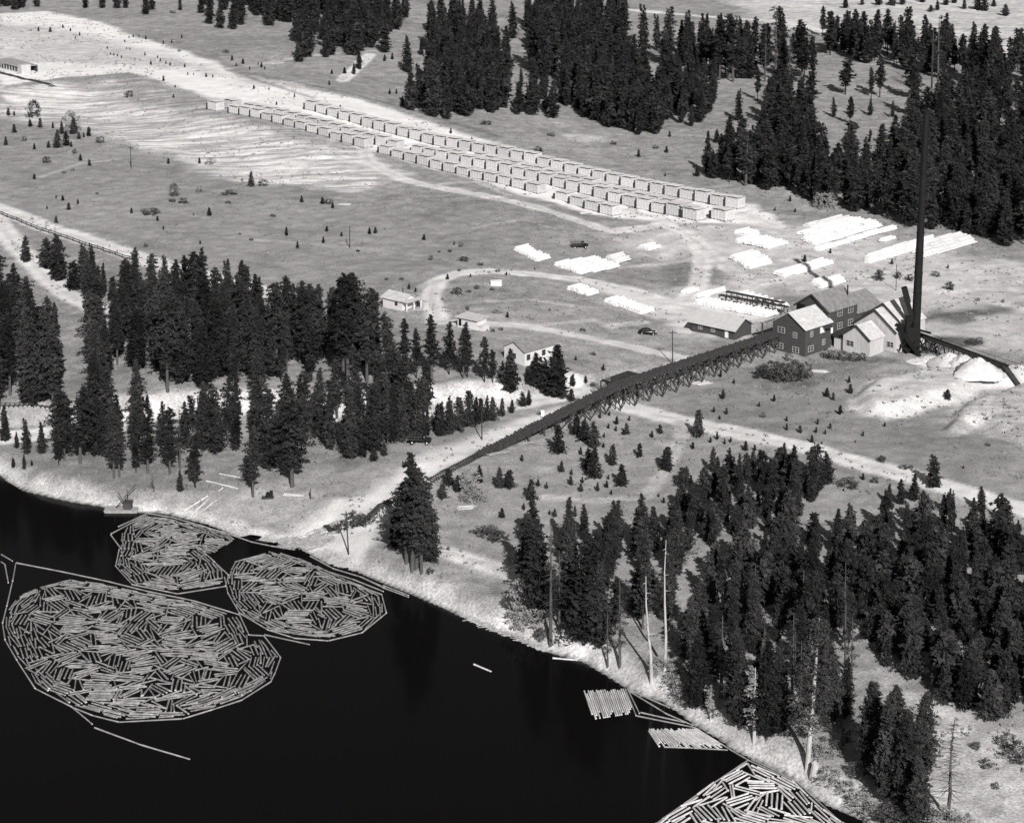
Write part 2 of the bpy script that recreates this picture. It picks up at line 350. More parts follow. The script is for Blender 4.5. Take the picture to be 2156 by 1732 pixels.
    road('P', [(926, 1128), (1008, 1153), (1089, 1181), (1130, 1200)], 2.0, .50, 3, .7)
    road('P', [(1300, 560), (1420, 545), (1520, 520), (1640, 500), (1800, 530)], 1.0, .5, 2, .5, .6, 0)
    road('P', [(1500, 640), (1600, 590), (1750, 560), (1900, 590), (2156, 640)], 1.6, .52, 2, .5, .7, 0)
    road('P', [(1940, 620), (2050, 600), (2200, 605)], 1.2, .5, 2, .5, .6, 0)
    road('P', [(1000, 500), (1100, 480), (1200, 500), (1280, 490)], .8, .42, 1.6, .7, .6, 0)
    road('P', [(700, 330), (640, 380), (560, 400)], .9, .45, 1.6, .7, .6, 0)
    road('P', [(880, 410), (1000, 400), (1070, 430)], 1.0, .5, 1.6, .7, .6, 0)
    road('P', [(1640, 470), (1560, 445), (1420, 465), (1320, 440)], 2.0, .54, 2, .4, .8, 0)
    road('P', [(450, 520), (700, 540), (900, 560), (1000, 590)], .7, .38, 1.6, .8, .5, 0)
    # river bank and cut face
    d = pdist(x[core], y[core], SHORE); ci = np.nonzero(core)[0]
    land = inpoly(x[ci], y[ci], LAND)
    w = 2.4+2*np.exp(-((x[ci]-XL)/13.0)**2)+jit[ci]*.42
    f = S((w+1.5-d)/2.4)*land
    tone[ci] = tone[ci]*(1-f)+.50*f; grain[ci] = grain[ci]*(1-f)+.9*f; cls[ci[f > .5]] = 2
    wl = S((.7-d)/.7); tone[ci] = tone[ci]*(1-wl)+.30*wl
    bed = ~land; tone[ci[bed]] = .05
    dc = pdist(x[ci], y[ci], CUT, True)+vn(x[ci], y[ci], 6, 5)*2.2
    px = PCX+FPX*x[ci]/(y[ci]*cP+HC*sP)
    e = S((dc+1.5)/2)*S((6.5-dc)/2)*S((px-120)/300)*(1-S((px-1060)/70))*land
    tone[ci] = tone[ci]*(1-e)+.50*e; grain[ci] = grain[ci]*(1-e)+.8*e
    V = np.stack([x, y, z], 1)
    i = np.arange((ny-1)*(nx-1)); r_, c_ = np.divmod(i, nx-1); a = r_*nx+c_
    F = np.stack([a, a+1, a+1+nx, a+nx], 1)
    fc = cls[F[:, 0]]
    names = {0: ('ground', 'ground'), 1: ('dirt_road', 'dirt road'), 2: ('river_bank', 'bank'), 3: ('sand_landing', 'sand'), 4: ('lumber_yard_ground', 'ground'), 5: ('sawdust_flat', 'ground')}
    lab = {0: 'dry grassy field sloping gently around the sawmill yard', 1: 'pale graded dirt roads winding through the fields', 2: 'pale eroded bank along the edge of the dark river', 3: 'bright sand of the log landing and haul road beside the trestle',
           4: 'bleached bare ground under the long rows of lumber piles', 5: 'pale fan of spread sawdust beside the mill'}
    for k, (nm, ct) in names.items():
        Fk = F[fc == k]
        u, inv = np.unique(Fk.ravel(), return_inverse=True)
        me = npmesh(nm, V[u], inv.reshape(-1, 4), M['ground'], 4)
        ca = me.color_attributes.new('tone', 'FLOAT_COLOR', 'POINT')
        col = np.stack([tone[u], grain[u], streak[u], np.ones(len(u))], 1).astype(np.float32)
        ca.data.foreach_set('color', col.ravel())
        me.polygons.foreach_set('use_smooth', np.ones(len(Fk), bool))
        o = link(nm, me); tag(o, lab[k], ct, kind='structure')
    return
build_ground()
wm = MB(); wm.add([(-6000, -3000, 0), (6000, -3000, 0), (6000, 1400, 0), (-6000, 1400, 0)], [(0, 1, 2, 3)])
tag(link('water', wm.mesh('water', ['water'])), 'black still river filling the lower left of the view', 'water', kind='structure')
# ---------------------------------------------------------------- trees
def tri_clump(c, rad, n, size, r_):
    """n small triangles scattered in an ellipsoid clump"""
    u = r_.normal(size=(n, 3)); u /= np.linalg.norm(u, axis=1)[:, None]+1e-9
    p = c+u*rad*(r_.random((n, 1))**.5)
    a = r_.normal(size=(n, 3)); b = r_.normal(size=(n, 3))
    a[:, 2] *= .6; b[:, 2] *= .6
    a /= np.linalg.norm(a, axis=1)[:, None]; b /= np.linalg.norm(b, axis=1)[:, None]
    s = size*(.6+.8*r_.random((n, 1)))
    return np.stack([p-a*s*.5, p+a*s*.5, p+b*s], 1)
def crown(kind, seed, nc, nt, size):
    r_ = np.random.default_rng(seed); T = []
    ph = r_.random(4)*6.28; ex = r_.uniform(.42, .80); rw = r_.uniform(.82, 1.15); lx, ly = r_.normal(size=2)*.012; kn = r_.uniform(.05, .22)
    def prof(t):
        if kind == 'fir': return .205*rw*(max(0, 1-t)**ex)*min(1, .50+1.9*(t-.07))*(1+kn*math.sin(11*t+ph[3]))
        if kind == 'pine': return .20*rw*(max(0, 1-t)**(ex*.75))*min(1, .35+2.6*(t-.22))*(1+.22*math.sin(19*t+ph[0]))
        if kind == 'young': return .38*rw*(max(0, 1-t)**(ex*.9))*min(1, .45+4*(t-.03))
        if kind == 'sparse': return .15*(max(0, 1-t)**.45)*min(1, .5+2*(t-.25))
        return .5*math.sqrt(max(0, 1-(2*t-1)**2)) if t > .5 else .5*(.75+.5*t)
    t0 = {'fir': .07, 'pine': .24, 'young': .03, 'sparse': .25, 'bush': .0}[kind]
    if kind == 'bush':
        for i in range(nc):
            t = r_.random(); az = r_.random()*6.283; rr = prof(t)*(1+.25*math.sin(3*az+ph[1]))*(.4+.6*r_.random()**.5)
            T.append(tri_clump(np.array([rr*math.cos(az), rr*math.sin(az), t]), np.array([.13, .13, .11]), nt, size, r_))
    else:
        nb = nc//5                       # limbs, each carrying sprays out to its tip
        for i in range(nb):
            t = t0+(1-t0)*((i+r_.random())/nb)**(1.15 if kind != 'pine' else .95)
            az = i*2.4+r_.normal()*.5
            lobe = 1+.16*math.sin(3*az+ph[1]+9*t)+.10*math.sin(5*az+ph[2]-13*t)
            R0 = prof(t)*lobe*r_.uniform(.62, 1.15)
            ns = max(2, int(round(6*(R0/prof(t0+.25*(1-t0)))**.7)))
            for k in range(ns):
                f = (k+.7)/ns; rr = R0*f; zz = t-.20*R0*f*f+(.10*R0*f if kind == 'pine' else 0)
                a2 = az+r_.normal()*.12; cr = (.017+.11*R0)*(1.15-.35*f)
                T.append(tri_clump(np.array([rr*math.cos(a2), rr*math.sin(a2), zz]), np.array([cr*1.2, cr*1.2, cr*.62]), nt, size, r_))
    # a leading shoot of small sprays
    if kind != 'bush':
        for k in range(5):
            t = .93+.011*k; T.append(tri_clump(np.array([0, 0, t]), np.array([.012, .012, .012])*(1.4-k*.1), max(4, nt//2), size*.8, r_))
    T = np.concatenate(T)
    V = T.reshape(-1, 3)
    V[:, 0] += lx*V[:, 2]**2*3; V[:, 1] += ly*V[:, 2]**2*3
    if kind in ('fir', 'young', 'pine'):      # coarse inner sprays keep the crown opaque
        ni = nc*2 if kind != 'pine' else nc; t = t0+(.97-t0)*r_.random(ni)**1.2; q = np.array([prof(k) for k in t])*.62*np.sqrt(r_.random(ni)); az = r_.random(ni)*6.283
        c = np.stack([q*np.cos(az), q*np.sin(az), t], 1); a = r_.normal(size=(ni, 3)); b = r_.normal(size=(ni, 3)); a /= np.linalg.norm(a, axis=1)[:, None]; b /= np.linalg.norm(b, axis=1)[:, None]
        sz = (size*2.6*(.6+.8*r_.random(ni)))[:, None]*(.35+np.minimum(1, q/.08))[:, None]*.75
        V = np.vstack([V, np.stack([c-a*sz*.5, c+a*sz*.5, c+b*sz], 1).reshape(-1, 3)])
    F = np.arange(len(V)).reshape(-1, 3)
    return V, F
def trunkmesh(kind, seed, mat):
    random.seed(seed); m = MB(); lean = random.uniform(-.01, .01)
    top = .8 if kind != 'sparse' else .97
    r0 = {'fir': .013, 'pine': .015, 'young': .02, 'sparse': .015}.get(kind, .015)
    pts = [(lean*math.sin(2*t), lean*t, t) for t in (-.03, .15, .4, .65, top)]
    rs = [r0*1.25, r0, r0*.8, r0*.5, r0*.22]
    for i in range(4): m.cyl(pts[i], pts[i+1], rs[i], rs[i+1], 7)
    nl = {'fir': 8, 'pine': 22, 'sparse': 60, 'young': 4}.get(kind, 6)
    for k in range(nl):
        t = random.uniform(.16 if kind != 'sparse' else .22, .9 if kind == 'sparse' else .75); a = random.uniform(0, 6.28); L = .13*(1-t)**.5*random.uniform(.5, 1.1)
        rr = .0035 if kind != 'sparse' else .0026
        m.cyl((0, 0, t), (L*math.cos(a), L*math.sin(a), t-.02+L*.1), rr, rr*.3, 4)
    me = m.mesh('trunk', [mat]); return me
LIB = {}
def lib(kind, nvar, nc, nt, size, fol='foliage', bark='bark'):
    LIB[kind] = []
    for i in range(nvar):
        V, F = crown(kind.split('_')[0], hash(kind) % 97 + i*13 if False else 100+i*13+len(kind)*7, nc, nt, size)
        LIB[kind].append((npmesh('crown', V, F, M[fol]), trunkmesh(kind.split('_')[0], 50+i, bark)))
lib('fir', 9, 420, 13, .020); lib('pine', 8, 290, 15, .021); lib('young', 7, 190, 15, .038)
lib('sparse', 3, 70, 8, .018); lib('sparse_pale', 2, 110, 10, .022, 'palefol', 'palebark')
lib('bush', 5, 60, 14, .085, 'shrub'); lib('bush_pale', 3, 60, 14, .075, 'palefol', 'palebark')
LOW = {}
for kind, nc, nt, sz in (('fir', 230, 6, .034), ('pine', 180, 7, .036), ('young', 100, 6, .065)):
    LOW[kind] = []
    for i in range(5):
        V, F = crown(kind, 900+i*7, nc, nt, sz)
        t = MB(); r0 = .012; t.cyl((0, 0, -.03), (0, 0, .75), r0*1.2, r0*.4, 5)
        tv = np.array(t.v); tf = []
        for f in t.f:
            for j in range(1, len(f)-1): tf.append((f[0], f[j], f[j+1]))
        LOW[kind].append((np.vstack([V, tv]), np.vstack([F, np.array(tf)+len(V)])))
TREES = []       # dicts: kind, x, y, z, h, wide, label data
def addtree(kind, k, a, b, top, region=None, wide=1.0, z=None):
    x, y, zz = G(k, a, b); pa = c2p(k, a, b); pb = c2p(k, a, top)
    h = (pa[1]-pb[1])/scale_at(y)
    if zz < .4: return
    TREES.append(dict(kind=kind, x=x, y=y, z=zz, h=max(h, .5), wide=wide, region=region, expl=True, px=pa[0], py=pa[1]))
def grove(k, poly, spacing, h0, h1, region, kinds=('fir',), seed=1, jit=.45, wide=1.0):
    q = np.array([G(k, a, b)[:2] for a, b in poly]); r = random.Random(seed)
    x0, y0 = q.min(0); x1, y1 = q.max(0); c = []
    n = int((x1-x0)*(y1-y0)/spacing**2*6)+20
    xs = np.array([r.uniform(x0, x1) for _ in range(n)]); ys = np.array([r.uniform(y0, y1) for _ in range(n)])
    ok = inpoly(xs, ys, q)
    for x, y, o in zip(xs, ys, ok):
        if not o: continue
        if any((x-a)**2+(y-b)**2 < spacing**2 for a, b in c): continue
        c.append((x, y))
    for x, y in c:
        z = gz(x, y)
        if z < 2.6: continue
        px, py = proj(x, y, z)
        h = r.uniform(h0*.92, h1)*(.7 if r.random() < .25 else 1)
        TREES.append(dict(kind=r.choice(kinds), x=x, y=y, z=z, h=h, wide=wide*r.uniform(.85, 1.2), region=region, expl=False, px=px, py=py))
fp = ('fir', 'pine'); pf = ('pine', 'pine', 'fir')
# --- groves (bases on the ground)
grove('P', [(-60, 640), (20, 640), (60, 715), (110, 780), (150, 815), (112, 856), (-60, 862)], 4.4, 15, 20, 'the left edge grove', pf, 2)
grove('P', [(225, 715), (280, 665), (430, 665), (600, 700), (700, 712), (790, 722), (800, 796), (700, 800), (560, 806), (470, 815), (420, 826), (330, 795), (250, 770), (205, 850), (182, 850), (190, 770)], 3.9, 12.5, 19, 'the grove above the railway cut', ('fir', 'pine', 'fir'), 3)
grove('P', [(45, 545), (110, 555), (160, 575), (220, 590), (290, 620), (290, 655), (200, 640), (140, 600), (60, 565)], 5.0, 7, 11, 'the thicket beside the left road', ('young', 'fir', 'young'), 4)
grove('P', [(110, 945), (200, 905), (330, 912), (460, 905), (640, 905), (700, 880), (800, 880), (900, 865), (905, 905), (800, 955), (740, 960), (640, 950), (500, 945), (330, 970), (240, 960), (120, 960)], 4.9, 12, 18, 'the riverside belt on the left', pf, 5)
grove('P', [(460, 20), (600, 10), (760, 15), (860, 30), (830, 70), (700, 55), (560, 30)], 6.5, 13, 19, 'the wood at the top edge', ('fir',), 6)
grove('B', [(620, 200), (800, 160), (930, 200), (1000, 330), (800, 300), (640, 330)], 7.5, 15, 22, 'the high wood above the lumber', ('fir',), 31)
grove('B', [(1400, 60), (1790, 60), (1790, 200), (1400, 200)], 8, 15, 22, 'the high wood right of centre', ('fir',), 32)
grove('B', [(1200, 120), (1370, 120), (1370, 440), (1290, 460), (1220, 330)], 6.0, 15, 21, 'the high middle clump', ('fir',), 33)
grove('A', [(-60, -30), (180, -30), (150, 50), (-60, 60)], 6.5, 14, 19, 'the upper left corner wood', ('fir',), 34, wide=1.25)
grove('A', [(1180, -60), (1700, -60), (1750, 120), (1600, 140), (1480, 70), (1250, 60)], 9.0, 14, 20, 'the wood at the top edge', ('fir',), 35, wide=1.25)
grove('A', [(1780, 60), (2250, 60), (2250, 300), (2000, 270), (1900, 300), (1780, 200)], 9.5, 15, 21, 'the top of the meadow', ('fir', 'pine'), 36, wide=1.2)
grove('C', [(500, 330), (760, 300), (900, 480), (700, 470), (520, 480)], 9, 14, 20, 'the upper slope wood', ('fir', 'pine', 'pine'), 37, wide=1.2)
grove('C', [(620, 640), (760, 600), (860, 760), (900, 900), (760, 900), (640, 800)], 5.5, 13, 18, 'the left shoulder wood', ('fir', 'pine'), 38, wide=1.2)
grove('B', [(620, 680), (720, 705), (850, 690), (1000, 680), (1080, 640), (1080, 520), (1010, 400), (940, 300), (800, 300), (700, 330), (640, 400), (610, 560)], 5.2, 15, 21, 'the left wood above the lumber', ('fir', 'fir', 'pine'), 7, wide=1.05)
grove('B', [(1120, 660), (1190, 670), (1290, 680), (1360, 690), (1390, 600), (1310, 580), (1200, 600), (1120, 640)], 5.5, 9, 14, 'the narrow clump above the lumber', ('fir',), 8, wide=1.2)
grove('B', [(1410, 610), (1480, 670), (1600, 725), (1700, 765), (1790, 775), (1870, 810), (1960, 815), (2050, 770), (2060, 690), (2156, 700), (2156, 600), (1960, 560), (1860, 470), (1780, 380), (1600, 340), (1470, 360), (1420, 500)], 5.2, 14, 20, 'the right wood above the lumber', ('fir', 'fir', 'pine'), 9, wide=1.2)
grove('B', [(1210, 300), (1360, 290), (1400, 180), (1780, 180), (1780, 330), (1600, 300), (1450, 310)], 6.5, 14, 19, 'the topmost wood above the lumber', ('fir',), 10, wide=1.2)
grove('C', [(0, 620), (30, 740), (150, 765), (280, 715), (330, 640), (360, 560), (300, 500), (150, 470), (0, 480)], 6, 11, 16, 'the slope wood right of centre', ('fir',), 11, wide=1.2)
grove('C', [(100, 390), (300, 440), (480, 490), (520, 440), (500, 360), (300, 300), (120, 300)], 6.3, 15, 21, 'the upper slope wood', ('fir', 'pine'), 12)
grove('C', [(240, 1045), (330, 1085), (530, 1130), (700, 1145), (820, 1190), (1060, 1250), (1260, 1285), (1500, 1370), (1600, 1380), (1900, 1425), (2060, 1475), (2300, 1470), (2300, 1150), (1900, 1130), (1500, 1100), (1100, 1050), (800, 980), (600, 960), (400, 1000)], 5.2, 13, 20, 'the wood behind the decks', ('fir', 'fir', 'pine'), 13, wide=1.2)
grove('C', [(1500, 1090), (1900, 1120), (2300, 1140), (2300, 620), (1900, 600), (1700, 640), (1600, 800), (1430, 900), (1400, 1000)], 6.7, 15, 21, 'the wood at the right edge', ('fir', 'fir', 'pine'), 14, wide=1.2)
grove('C', [(560, 950), (700, 960), (900, 1010), (900, 860), (760, 800), (660, 840), (560, 880)], 6, 12, 18, 'the left shoulder wood', ('fir',), 15, wide=1.2)
grove('C', [(980, 330), (1100, 350), (1300, 400), (1500, 440), (1700, 480), (1900, 470), (2300, 520), (2300, 380), (1900, 360), (1600, 300), (1300, 270), (1000, 270)], 6.6, 13, 20, 'the upper right ridge', ('fir', 'pine'), 16, wide=1.2)
grove('P', [(1440, 1060), (1520, 1015), (1640, 990), (1740, 1020), (1715, 1050), (1660, 1110), (1560, 1150), (1450, 1170), (1350, 1180), (1330, 1150), (1400, 1115)], 3.2, 5.5, 8.5, 'the stand below the county road', ('young', 'fir', 'fir'), 17, wide=1.15)
grove('P', [(1130, 1240), (1240, 1200), (1330, 1195), (1440, 1210), (1430, 1280), (1400, 1330), (1300, 1340), (1200, 1320), (1140, 1310)], 4.8, 9, 15, 'the wood beside the snags', ('fir', 'pine', 'sparse'), 18)
grove('P', [(1755, 1150), (1850, 1115), (1960, 1100), (2060, 1130), (2300, 1190), (2300, 1500), (2080, 1520), (1950, 1465), (1850, 1400), (1795, 1320), (1745, 1230)], 3.2, 5.5, 9.5, 'the right edge forest', ('fir', 'young', 'young'), 19, wide=1.05)
grove('P', [(1480, 1330), (1600, 1290), (1740, 1290), (1800, 1350), (1835, 1410), (1780, 1460), (1740, 1490), (1640, 1540), (1575, 1545), (1500, 1500), (1445, 1450), (1440, 1380)], 4.1, 9, 15, 'the lower right riverside wood', ('fir', 'fir', 'pine', 'sparse'), 20)
grove('P', [(1815, 1580), (1880, 1590), (1950, 1590), (1960, 1690), (1950, 1760), (1850, 1745), (1830, 1670)], 3.9, 9, 13, 'the bottom right clump', ('fir', 'pine'), 21)
grove('P', [(1490, 1230), (1560, 1190), (1640, 1180), (1680, 1200), (1620, 1290), (1490, 1310)], 3.6, 7, 10, 'the stand below the county road', ('fir', 'young'), 22)
# --- single trees read off the photograph: crop key, x, base, top
def many(kind, k, lst, region=None, wide=1.0):
    for t in lst: addtree(kind, k, *t[:3], region=region, wide=(t[3] if len(t) > 3 else wide))
many('pine', 'D', [(1510, 1455, 1010, 1.0), (1745, 1395, 835, 1.35), (1165, 1400, 1070), (1015, 1318, 900), (882, 1310, 920, 1.1), (712, 1335, 960, 1.2), (680, 1345, 900), (350, 1265, 1010), (385, 1238, 850), (480, 1255, 790, 1.4), (880, 905, 760)])
many('fir', 'D', [(1600, 1300, 810), (1075, 1425, 1290, 1.2), (145, 1295, 1195), (160, 1200, 980, 1.1), (100, 1165, 1060), (250, 1200, 1000), (30, 1125, 900), (80, 1280, 1215, 1.6), (2100, 1235, 770, 1.0), (1290, 1205, 770), (1220, 1180, 780), (1410, 1180, 870), (190, 1270, 1230, 1.5), (265, 885, 700, 1.1), (150, 900, 640)])
many('sparse', 'D', [(812, 1310, 1090), (575, 1060, 940), (1075, 1290, 880)])
many('pine', 'D', [(900, 380, 0), (1170, 430, -10, 1.2), (1060, 400, 30), (1300, 440, 80), (1370, 450, 110), (1450, 480, 175), (1530, 500, 110), (1700, 640, 170), (1790, 660, 185), (1870, 660, 180), (2050, 760, 100), (745, 420, 50), (590, 320, 70), (510, 300, 50), (1000, 830, 200)])
many('fir', 'D', [(2050, 700, 200), (1480, 620, 260), (820, 560, 200), (700, 600, 250), (330, 500, 290)])
many('pine', 'E', [(135, 760, 105, 1.0), (250, 770, 190, 1.05), (380, 755, 350), (475, 745, 380), (545, 745, 440), (635, 748, 360, 1.1), (740, 725, 400), (825, 748, 405, 1.1), (848, 740, 450), (950, 770, 495, 1.1), (1000, 775, 570)])
many('fir', 'E', [(1105, 790, 525, 1.5), (1060, 760, 640, 1.6), (1255, 810, 600, 1.8), (1375, 858, 530, 1.75), (1310, 840, 610, 1.7), (1210, 780, 680, 1.6), (560, 1120, 720, 1.0), (520, 1100, 760), (610, 1090, 900), (400, 1140, 780), (460, 1130, 790), (340, 1100, 760), (220, 1225, 780, 1.1), (150, 1220, 860), (270, 1180, 800)])
many('young', 'E', [(290, 1240, 1160), (352, 1210, 1125), (690, 1090, 880, .7), (740, 1080, 850, .7), (800, 1060, 850, .7), (860, 1035, 810, .65), (900, 1020, 850, .7), (965, 1000, 845, .7), (1000, 1000, 850, .7), (1055, 975, 860, .7), (1115, 955, 870, .8), (1180, 915, 825), (1215, 910, 815, .8), (1470, 885, 805), (670, 1050, 890, .8), (930, 1010, 860, .7)], 'the row along the haul road')
many('pine', 'H', [(305, 385, -340, 1.15), (360, 400, -170, 1.25), (270, 340, -150, 1.25), (330, 370, -250, 1.2)], 'the clump over the incline')
many('fir', 'H', [(205, 250, 0, 1.5), (420, 340, -20, 1.2)], 'the clump over the incline')
many('young', 'E', [(1395, 1195, 1020, .9), (1500, 1085, 950), (1545, 1120, 985), (1600, 1160, 1000), (1560, 1130, 1010), (1605, 1340, 1150, .9), (1570, 1290, 1160), (1715, 1265, 1135), (1770, 1388, 1255), (2030, 1292, 1155), (1230, 1472, 1340), (1410, 1305, 1235), (1175, 1240, 1200), (920, 1372, 1260, .8), (1040, 1402, 1275), (1095, 1402, 1285), (740, 1385, 1280), (700, 1465, 1370, 1.2), (790, 1425, 1320), (1465, 1382, 1325), (1470, 1322, 1285), (1525, 1422, 1370), (1535, 1372, 1330), (1625, 1420, 1362), (1680, 1402, 1352), (1740, 1022, 970), (1815, 1000, 968), (1800, 1082, 1010), (1735, 1062, 1028), (1690, 1046, 1015), (1665, 1100, 1070), (1695, 970, 940), (1875, 1217, 1130), (1950, 1100, 1056), (2000, 1077, 1020), (1320, 1405, 1365), (1055, 1578, 1515), (1370, 1572, 1520), (1340, 1560, 1530), (1490, 1572, 1500, .8), (1185, 1532, 1490), (1525, 1202, 1155), (1660, 700, 660), (1475, 755, 680), (1495, 640, 612), (1555, 776, 730), (1088, 385, 348), (545, 318, 250), (500, 216, 180), (540, 234, 205), (1270, 1390, 1345), (1690, 1350, 1320), (1707, 1440, 1410), (1660, 1160, 1130), (2130, 1390, 1270, 1.2), (1990, 1455, 1430), (2020, 1490, 1455), (1780, 1085, 1050), (1640, 985, 950)], 'the pasture below the trestle')
many('fir', 'E', [(1240, 1760, 1450, 1.5), (1180, 1730, 1580, 1.5), (1465, 1760, 1560, 1.2), (1400, 1790, 1660, 1.2), (1550, 1800, 1660), (1740, 1800, 1470, 1.4), (1680, 1790, 1560, 1.3), (1960, 1780, 1500, 1.3), (2080, 1770, 1490, 1.3)], 'the wood edge below the pasture')
many('young', 'F', [(845, 550, 512), (665, 885, 840), (360, 870, 810), (305, 950, 915), (380, 962, 920), (340, 992, 965), (210, 1097, 925, .85), (575, 916, 885), (740, 1002, 970), (740, 1057, 1012), (820, 1072, 1025), (925, 1022, 985), (915, 1072, 1035), (1000, 1050, 1012), (970, 1082, 1050), (890, 1130, 1083), (1060, 962, 905), (980, 857, 800, 1.2), (1018, 877, 830), (1112, 772, 730), (1120, 838, 778, 1.1), (1700, 887, 825, 1.2), (1195, 1092, 1060), (1195, 1352, 1310), (180, 1168, 1125), (325, 1112, 1065), (285, 1132, 1095), (370, 1140, 1105), (405, 1130, 1095), (400, 1195, 1155), (495, 1177, 1118), (550, 1177, 1140), (425, 1247, 1210), (950, 1140, 1120), (1150, 1130, 1115), (1325, 1035, 1005), (1795, 1285, 1262), (1080, 1420, 1400), (345, 740, 700), (425, 780, 750)], 'the pasture below the mill')
many('young', 'F', [(300, 1302, 1150, .9), (500, 1342, 1190), (540, 1282, 1170, .9), (140, 1402, 1265), (265, 1452, 1300), (30, 1298, 1150)], 'the slope under the county road')
many('fir', 'F', [(980, 1375, 1185, 1.5), (780, 1425, 1140, 1.4), (900, 1450, 1215, 1.4), (600, 1450, 1230, 1.4), (1620, 1395, 1195, 1.5), (1900, 1545, 1385, 1.5), (2020, 1605, 1475, 1.4), (1350, 1500, 1370, 1.4), (1420, 1500, 1340, 1.4), (1500, 1480, 1310, 1.4), (2120, 1680, 1590, 1.5), (1700, 1560, 1420, 1.4)], 'the forest edge by the road')
many('sparse', 'H', [(1130, 832, 60, 1.0), (1182, 780, 250), (1542, 960, 400), (1470, 960, 600)], 'the river bank')
grove('P', [(1640, 1150), (1700, 1130), (1765, 1140), (1765, 1175), (1700, 1180), (1660, 1260), (1760, 1250), (1790, 1320), (1700, 1320), (1600, 1300)], 3.6, 6.5, 10, 'the infill below the young stand', ('fir', 'young'), 41, wide=1.1)
grove('P', [(1150, 1160), (1240, 1130), (1340, 1120), (1360, 1180), (1280, 1220), (1160, 1220)], 5.5, 8, 12, 'the pasture side wood', ('fir', 'pine'), 42)
many('fir', 'H', [(1050, 640, 60, 1.2), (1000, 480, 20, 1.2), (1240, 700, 60, 1.0), (1330, 860, 180, 1.4), (1420, 840, 330, 1.3), (1330, 830, 480, 1.2)], 'the trees left of the snags')
many('sparse_pale', 'I', [(545, 1262, 780, 1.3), (285, 1112, 880, 1.3)], 'the water edge')
many('fir', 'I', [(460, 1160, 560, 1.0), (620, 1230, 600, 1.0), (700, 1200, 640), (420, 1100, 560), (1260, 1450, 840, 1.1), (1400, 1480, 870, 1.1), (1330, 1600, 900, 1.1), (1440, 1640, 1000, 1.2), (1560, 1440, 910, 1.0), (1010, 1130, 700), (1090, 1100, 720), (970, 1090, 600), (1530, 1760, 1300, 1.2), (200, 1040, 560)], 'the lower right')
many('sparse', 'C', [(755, 592, 210, 1.1), (565, 600, 400), (610, 490, 140), (672, 482, 30, 1.2), (872, 722, 560, 1.4), (895, 480, 210), (1295, 582, 330, 1.2), (1490, 592, 300, 1.3), (1642, 592, 80), (1117, 742, 570), (1245, 580, 400), (1505, 700, 380)], 'the open pine slope')
many('pine', 'C', [(1090, 565, 340, 1.6), (830, 500, 120, 1.3), (880, 640, 420, 1.4), (340, 480, 90), (420, 490, 80, 1.2), (690, 900, 520, 1.3), (860, 960, 620, 1.3), (790, 900, 600), (610, 470, 140, 1.3), (700, 380, 35), (955, 220, 35, 1.1), (1040, 300, 90), (1110, 310, 60), (1200, 310, 70), (1340, 330, 55), (1420, 360, 90), (1520, 700, 560, 1.3), (1660, 350, 120), (1640, 450, 200)], 'the open pine slope')
many('fir', 'C', [(1020, 700, 580, 1.5), (1130, 690, 590, 1.4), (1240, 690, 580, 1.2), (1370, 700, 600), (970, 1010, 800, 1.2), (450, 720, 530, 1.2), (1380, 1000, 680, 1.2), (1440, 1050, 690, 1.1), (1510, 1050, 640, 1.1), (960, 1200, 890), (420, 1080, 850, 1.2), (320, 1060, 920, 1.3), (530, 1100, 840), (1040, 1150, 860), (1600, 1050, 640), (1850, 500, 130), (1910, 520, 140), (1960, 540, 160), (890, 1020, 740)], 'the right-hand slope')
many('fir', 'B', [(490, 430, 210, 1.1), (510, 660, 385, 1.2), (560, 650, 380, 1.2), (460, 640, 570, 1.5), (575, 330, 220), (600, 420, 360), (650, 700, 350, 1.2), (730, 715, 500, 1.2), (1150, 685, 520, 1.2), (1245, 690, 340, 1.1), (1170, 520, 400), (1360, 705, 480, 1.2), (1310, 475, 110, 1.1), (1250, 430, 10, 1.1), (1340, 450, 20, 1.2), (790, 330, 0), (860, 330, 90), (930, 330, 90), (1120, 230, 10, 1.1), (1000, 260, -20), (650, 330, 30), (1080, 440, 150), (1900, 330, 20, 1.1), (2040, 390, 40, 1.2), (1980, 300, 80), (2150, 400, 60)], 'the hillside above the lumber')
many('fir', 'A', [(90, 60, -150), (40, 40, -120), (220, 42, -80), (510, 50, -60), (610, 50, -80), (700, 52, -90), (750, 50, -80), (870, 88, -60, 1.3), (905, 60, -80), (1075, 62, -20), (1200, 80, -60), (1250, 145, -40), (1315, 170, 0), (1395, 178, -50, 1.2), (1440, 150, -40), (1530, 95, -60), (1605, 155, -30), (1680, 130, -60), (1720, 135, -50), (1790, 370, 130, 1.1), (1825, 345, 50, 1.1), (1855, 290, 0), (1945, 345, 150, 1.1), (1975, 330, 90), (2035, 280, -20), (2110, 330, 30, 1.2), (2112, 445, 375, 1.3), (1770, 250, 20)], 'the top of the meadow', 1.3)
many('fir', 'B', [(30, 330, 110, 1.2), (90, 280, -20), (160, 330, 60, 1.1), (203, 415, 290, 1.1), (172, 445, 375, 1.3), (215, 310, 90), (355, 315, 100, 1.2), (300, 185, -20, 1.2), (260, 160, 0)], 'the top of the meadow')
many('young', 'A', [(50, 690, 640), (85, 690, 660), (240, 762, 700), (180, 757, 710), (85, 792, 740), (315, 766, 725), (370, 800, 722), (340, 882, 790), (395, 870, 780), (440, 800, 700), (470, 830, 788), (530, 812, 755), (425, 877, 840), (290, 882, 840), (205, 892, 855), (35, 867, 812), (500, 820, 790), (345, 840, 770)], 'the brushy left corner')
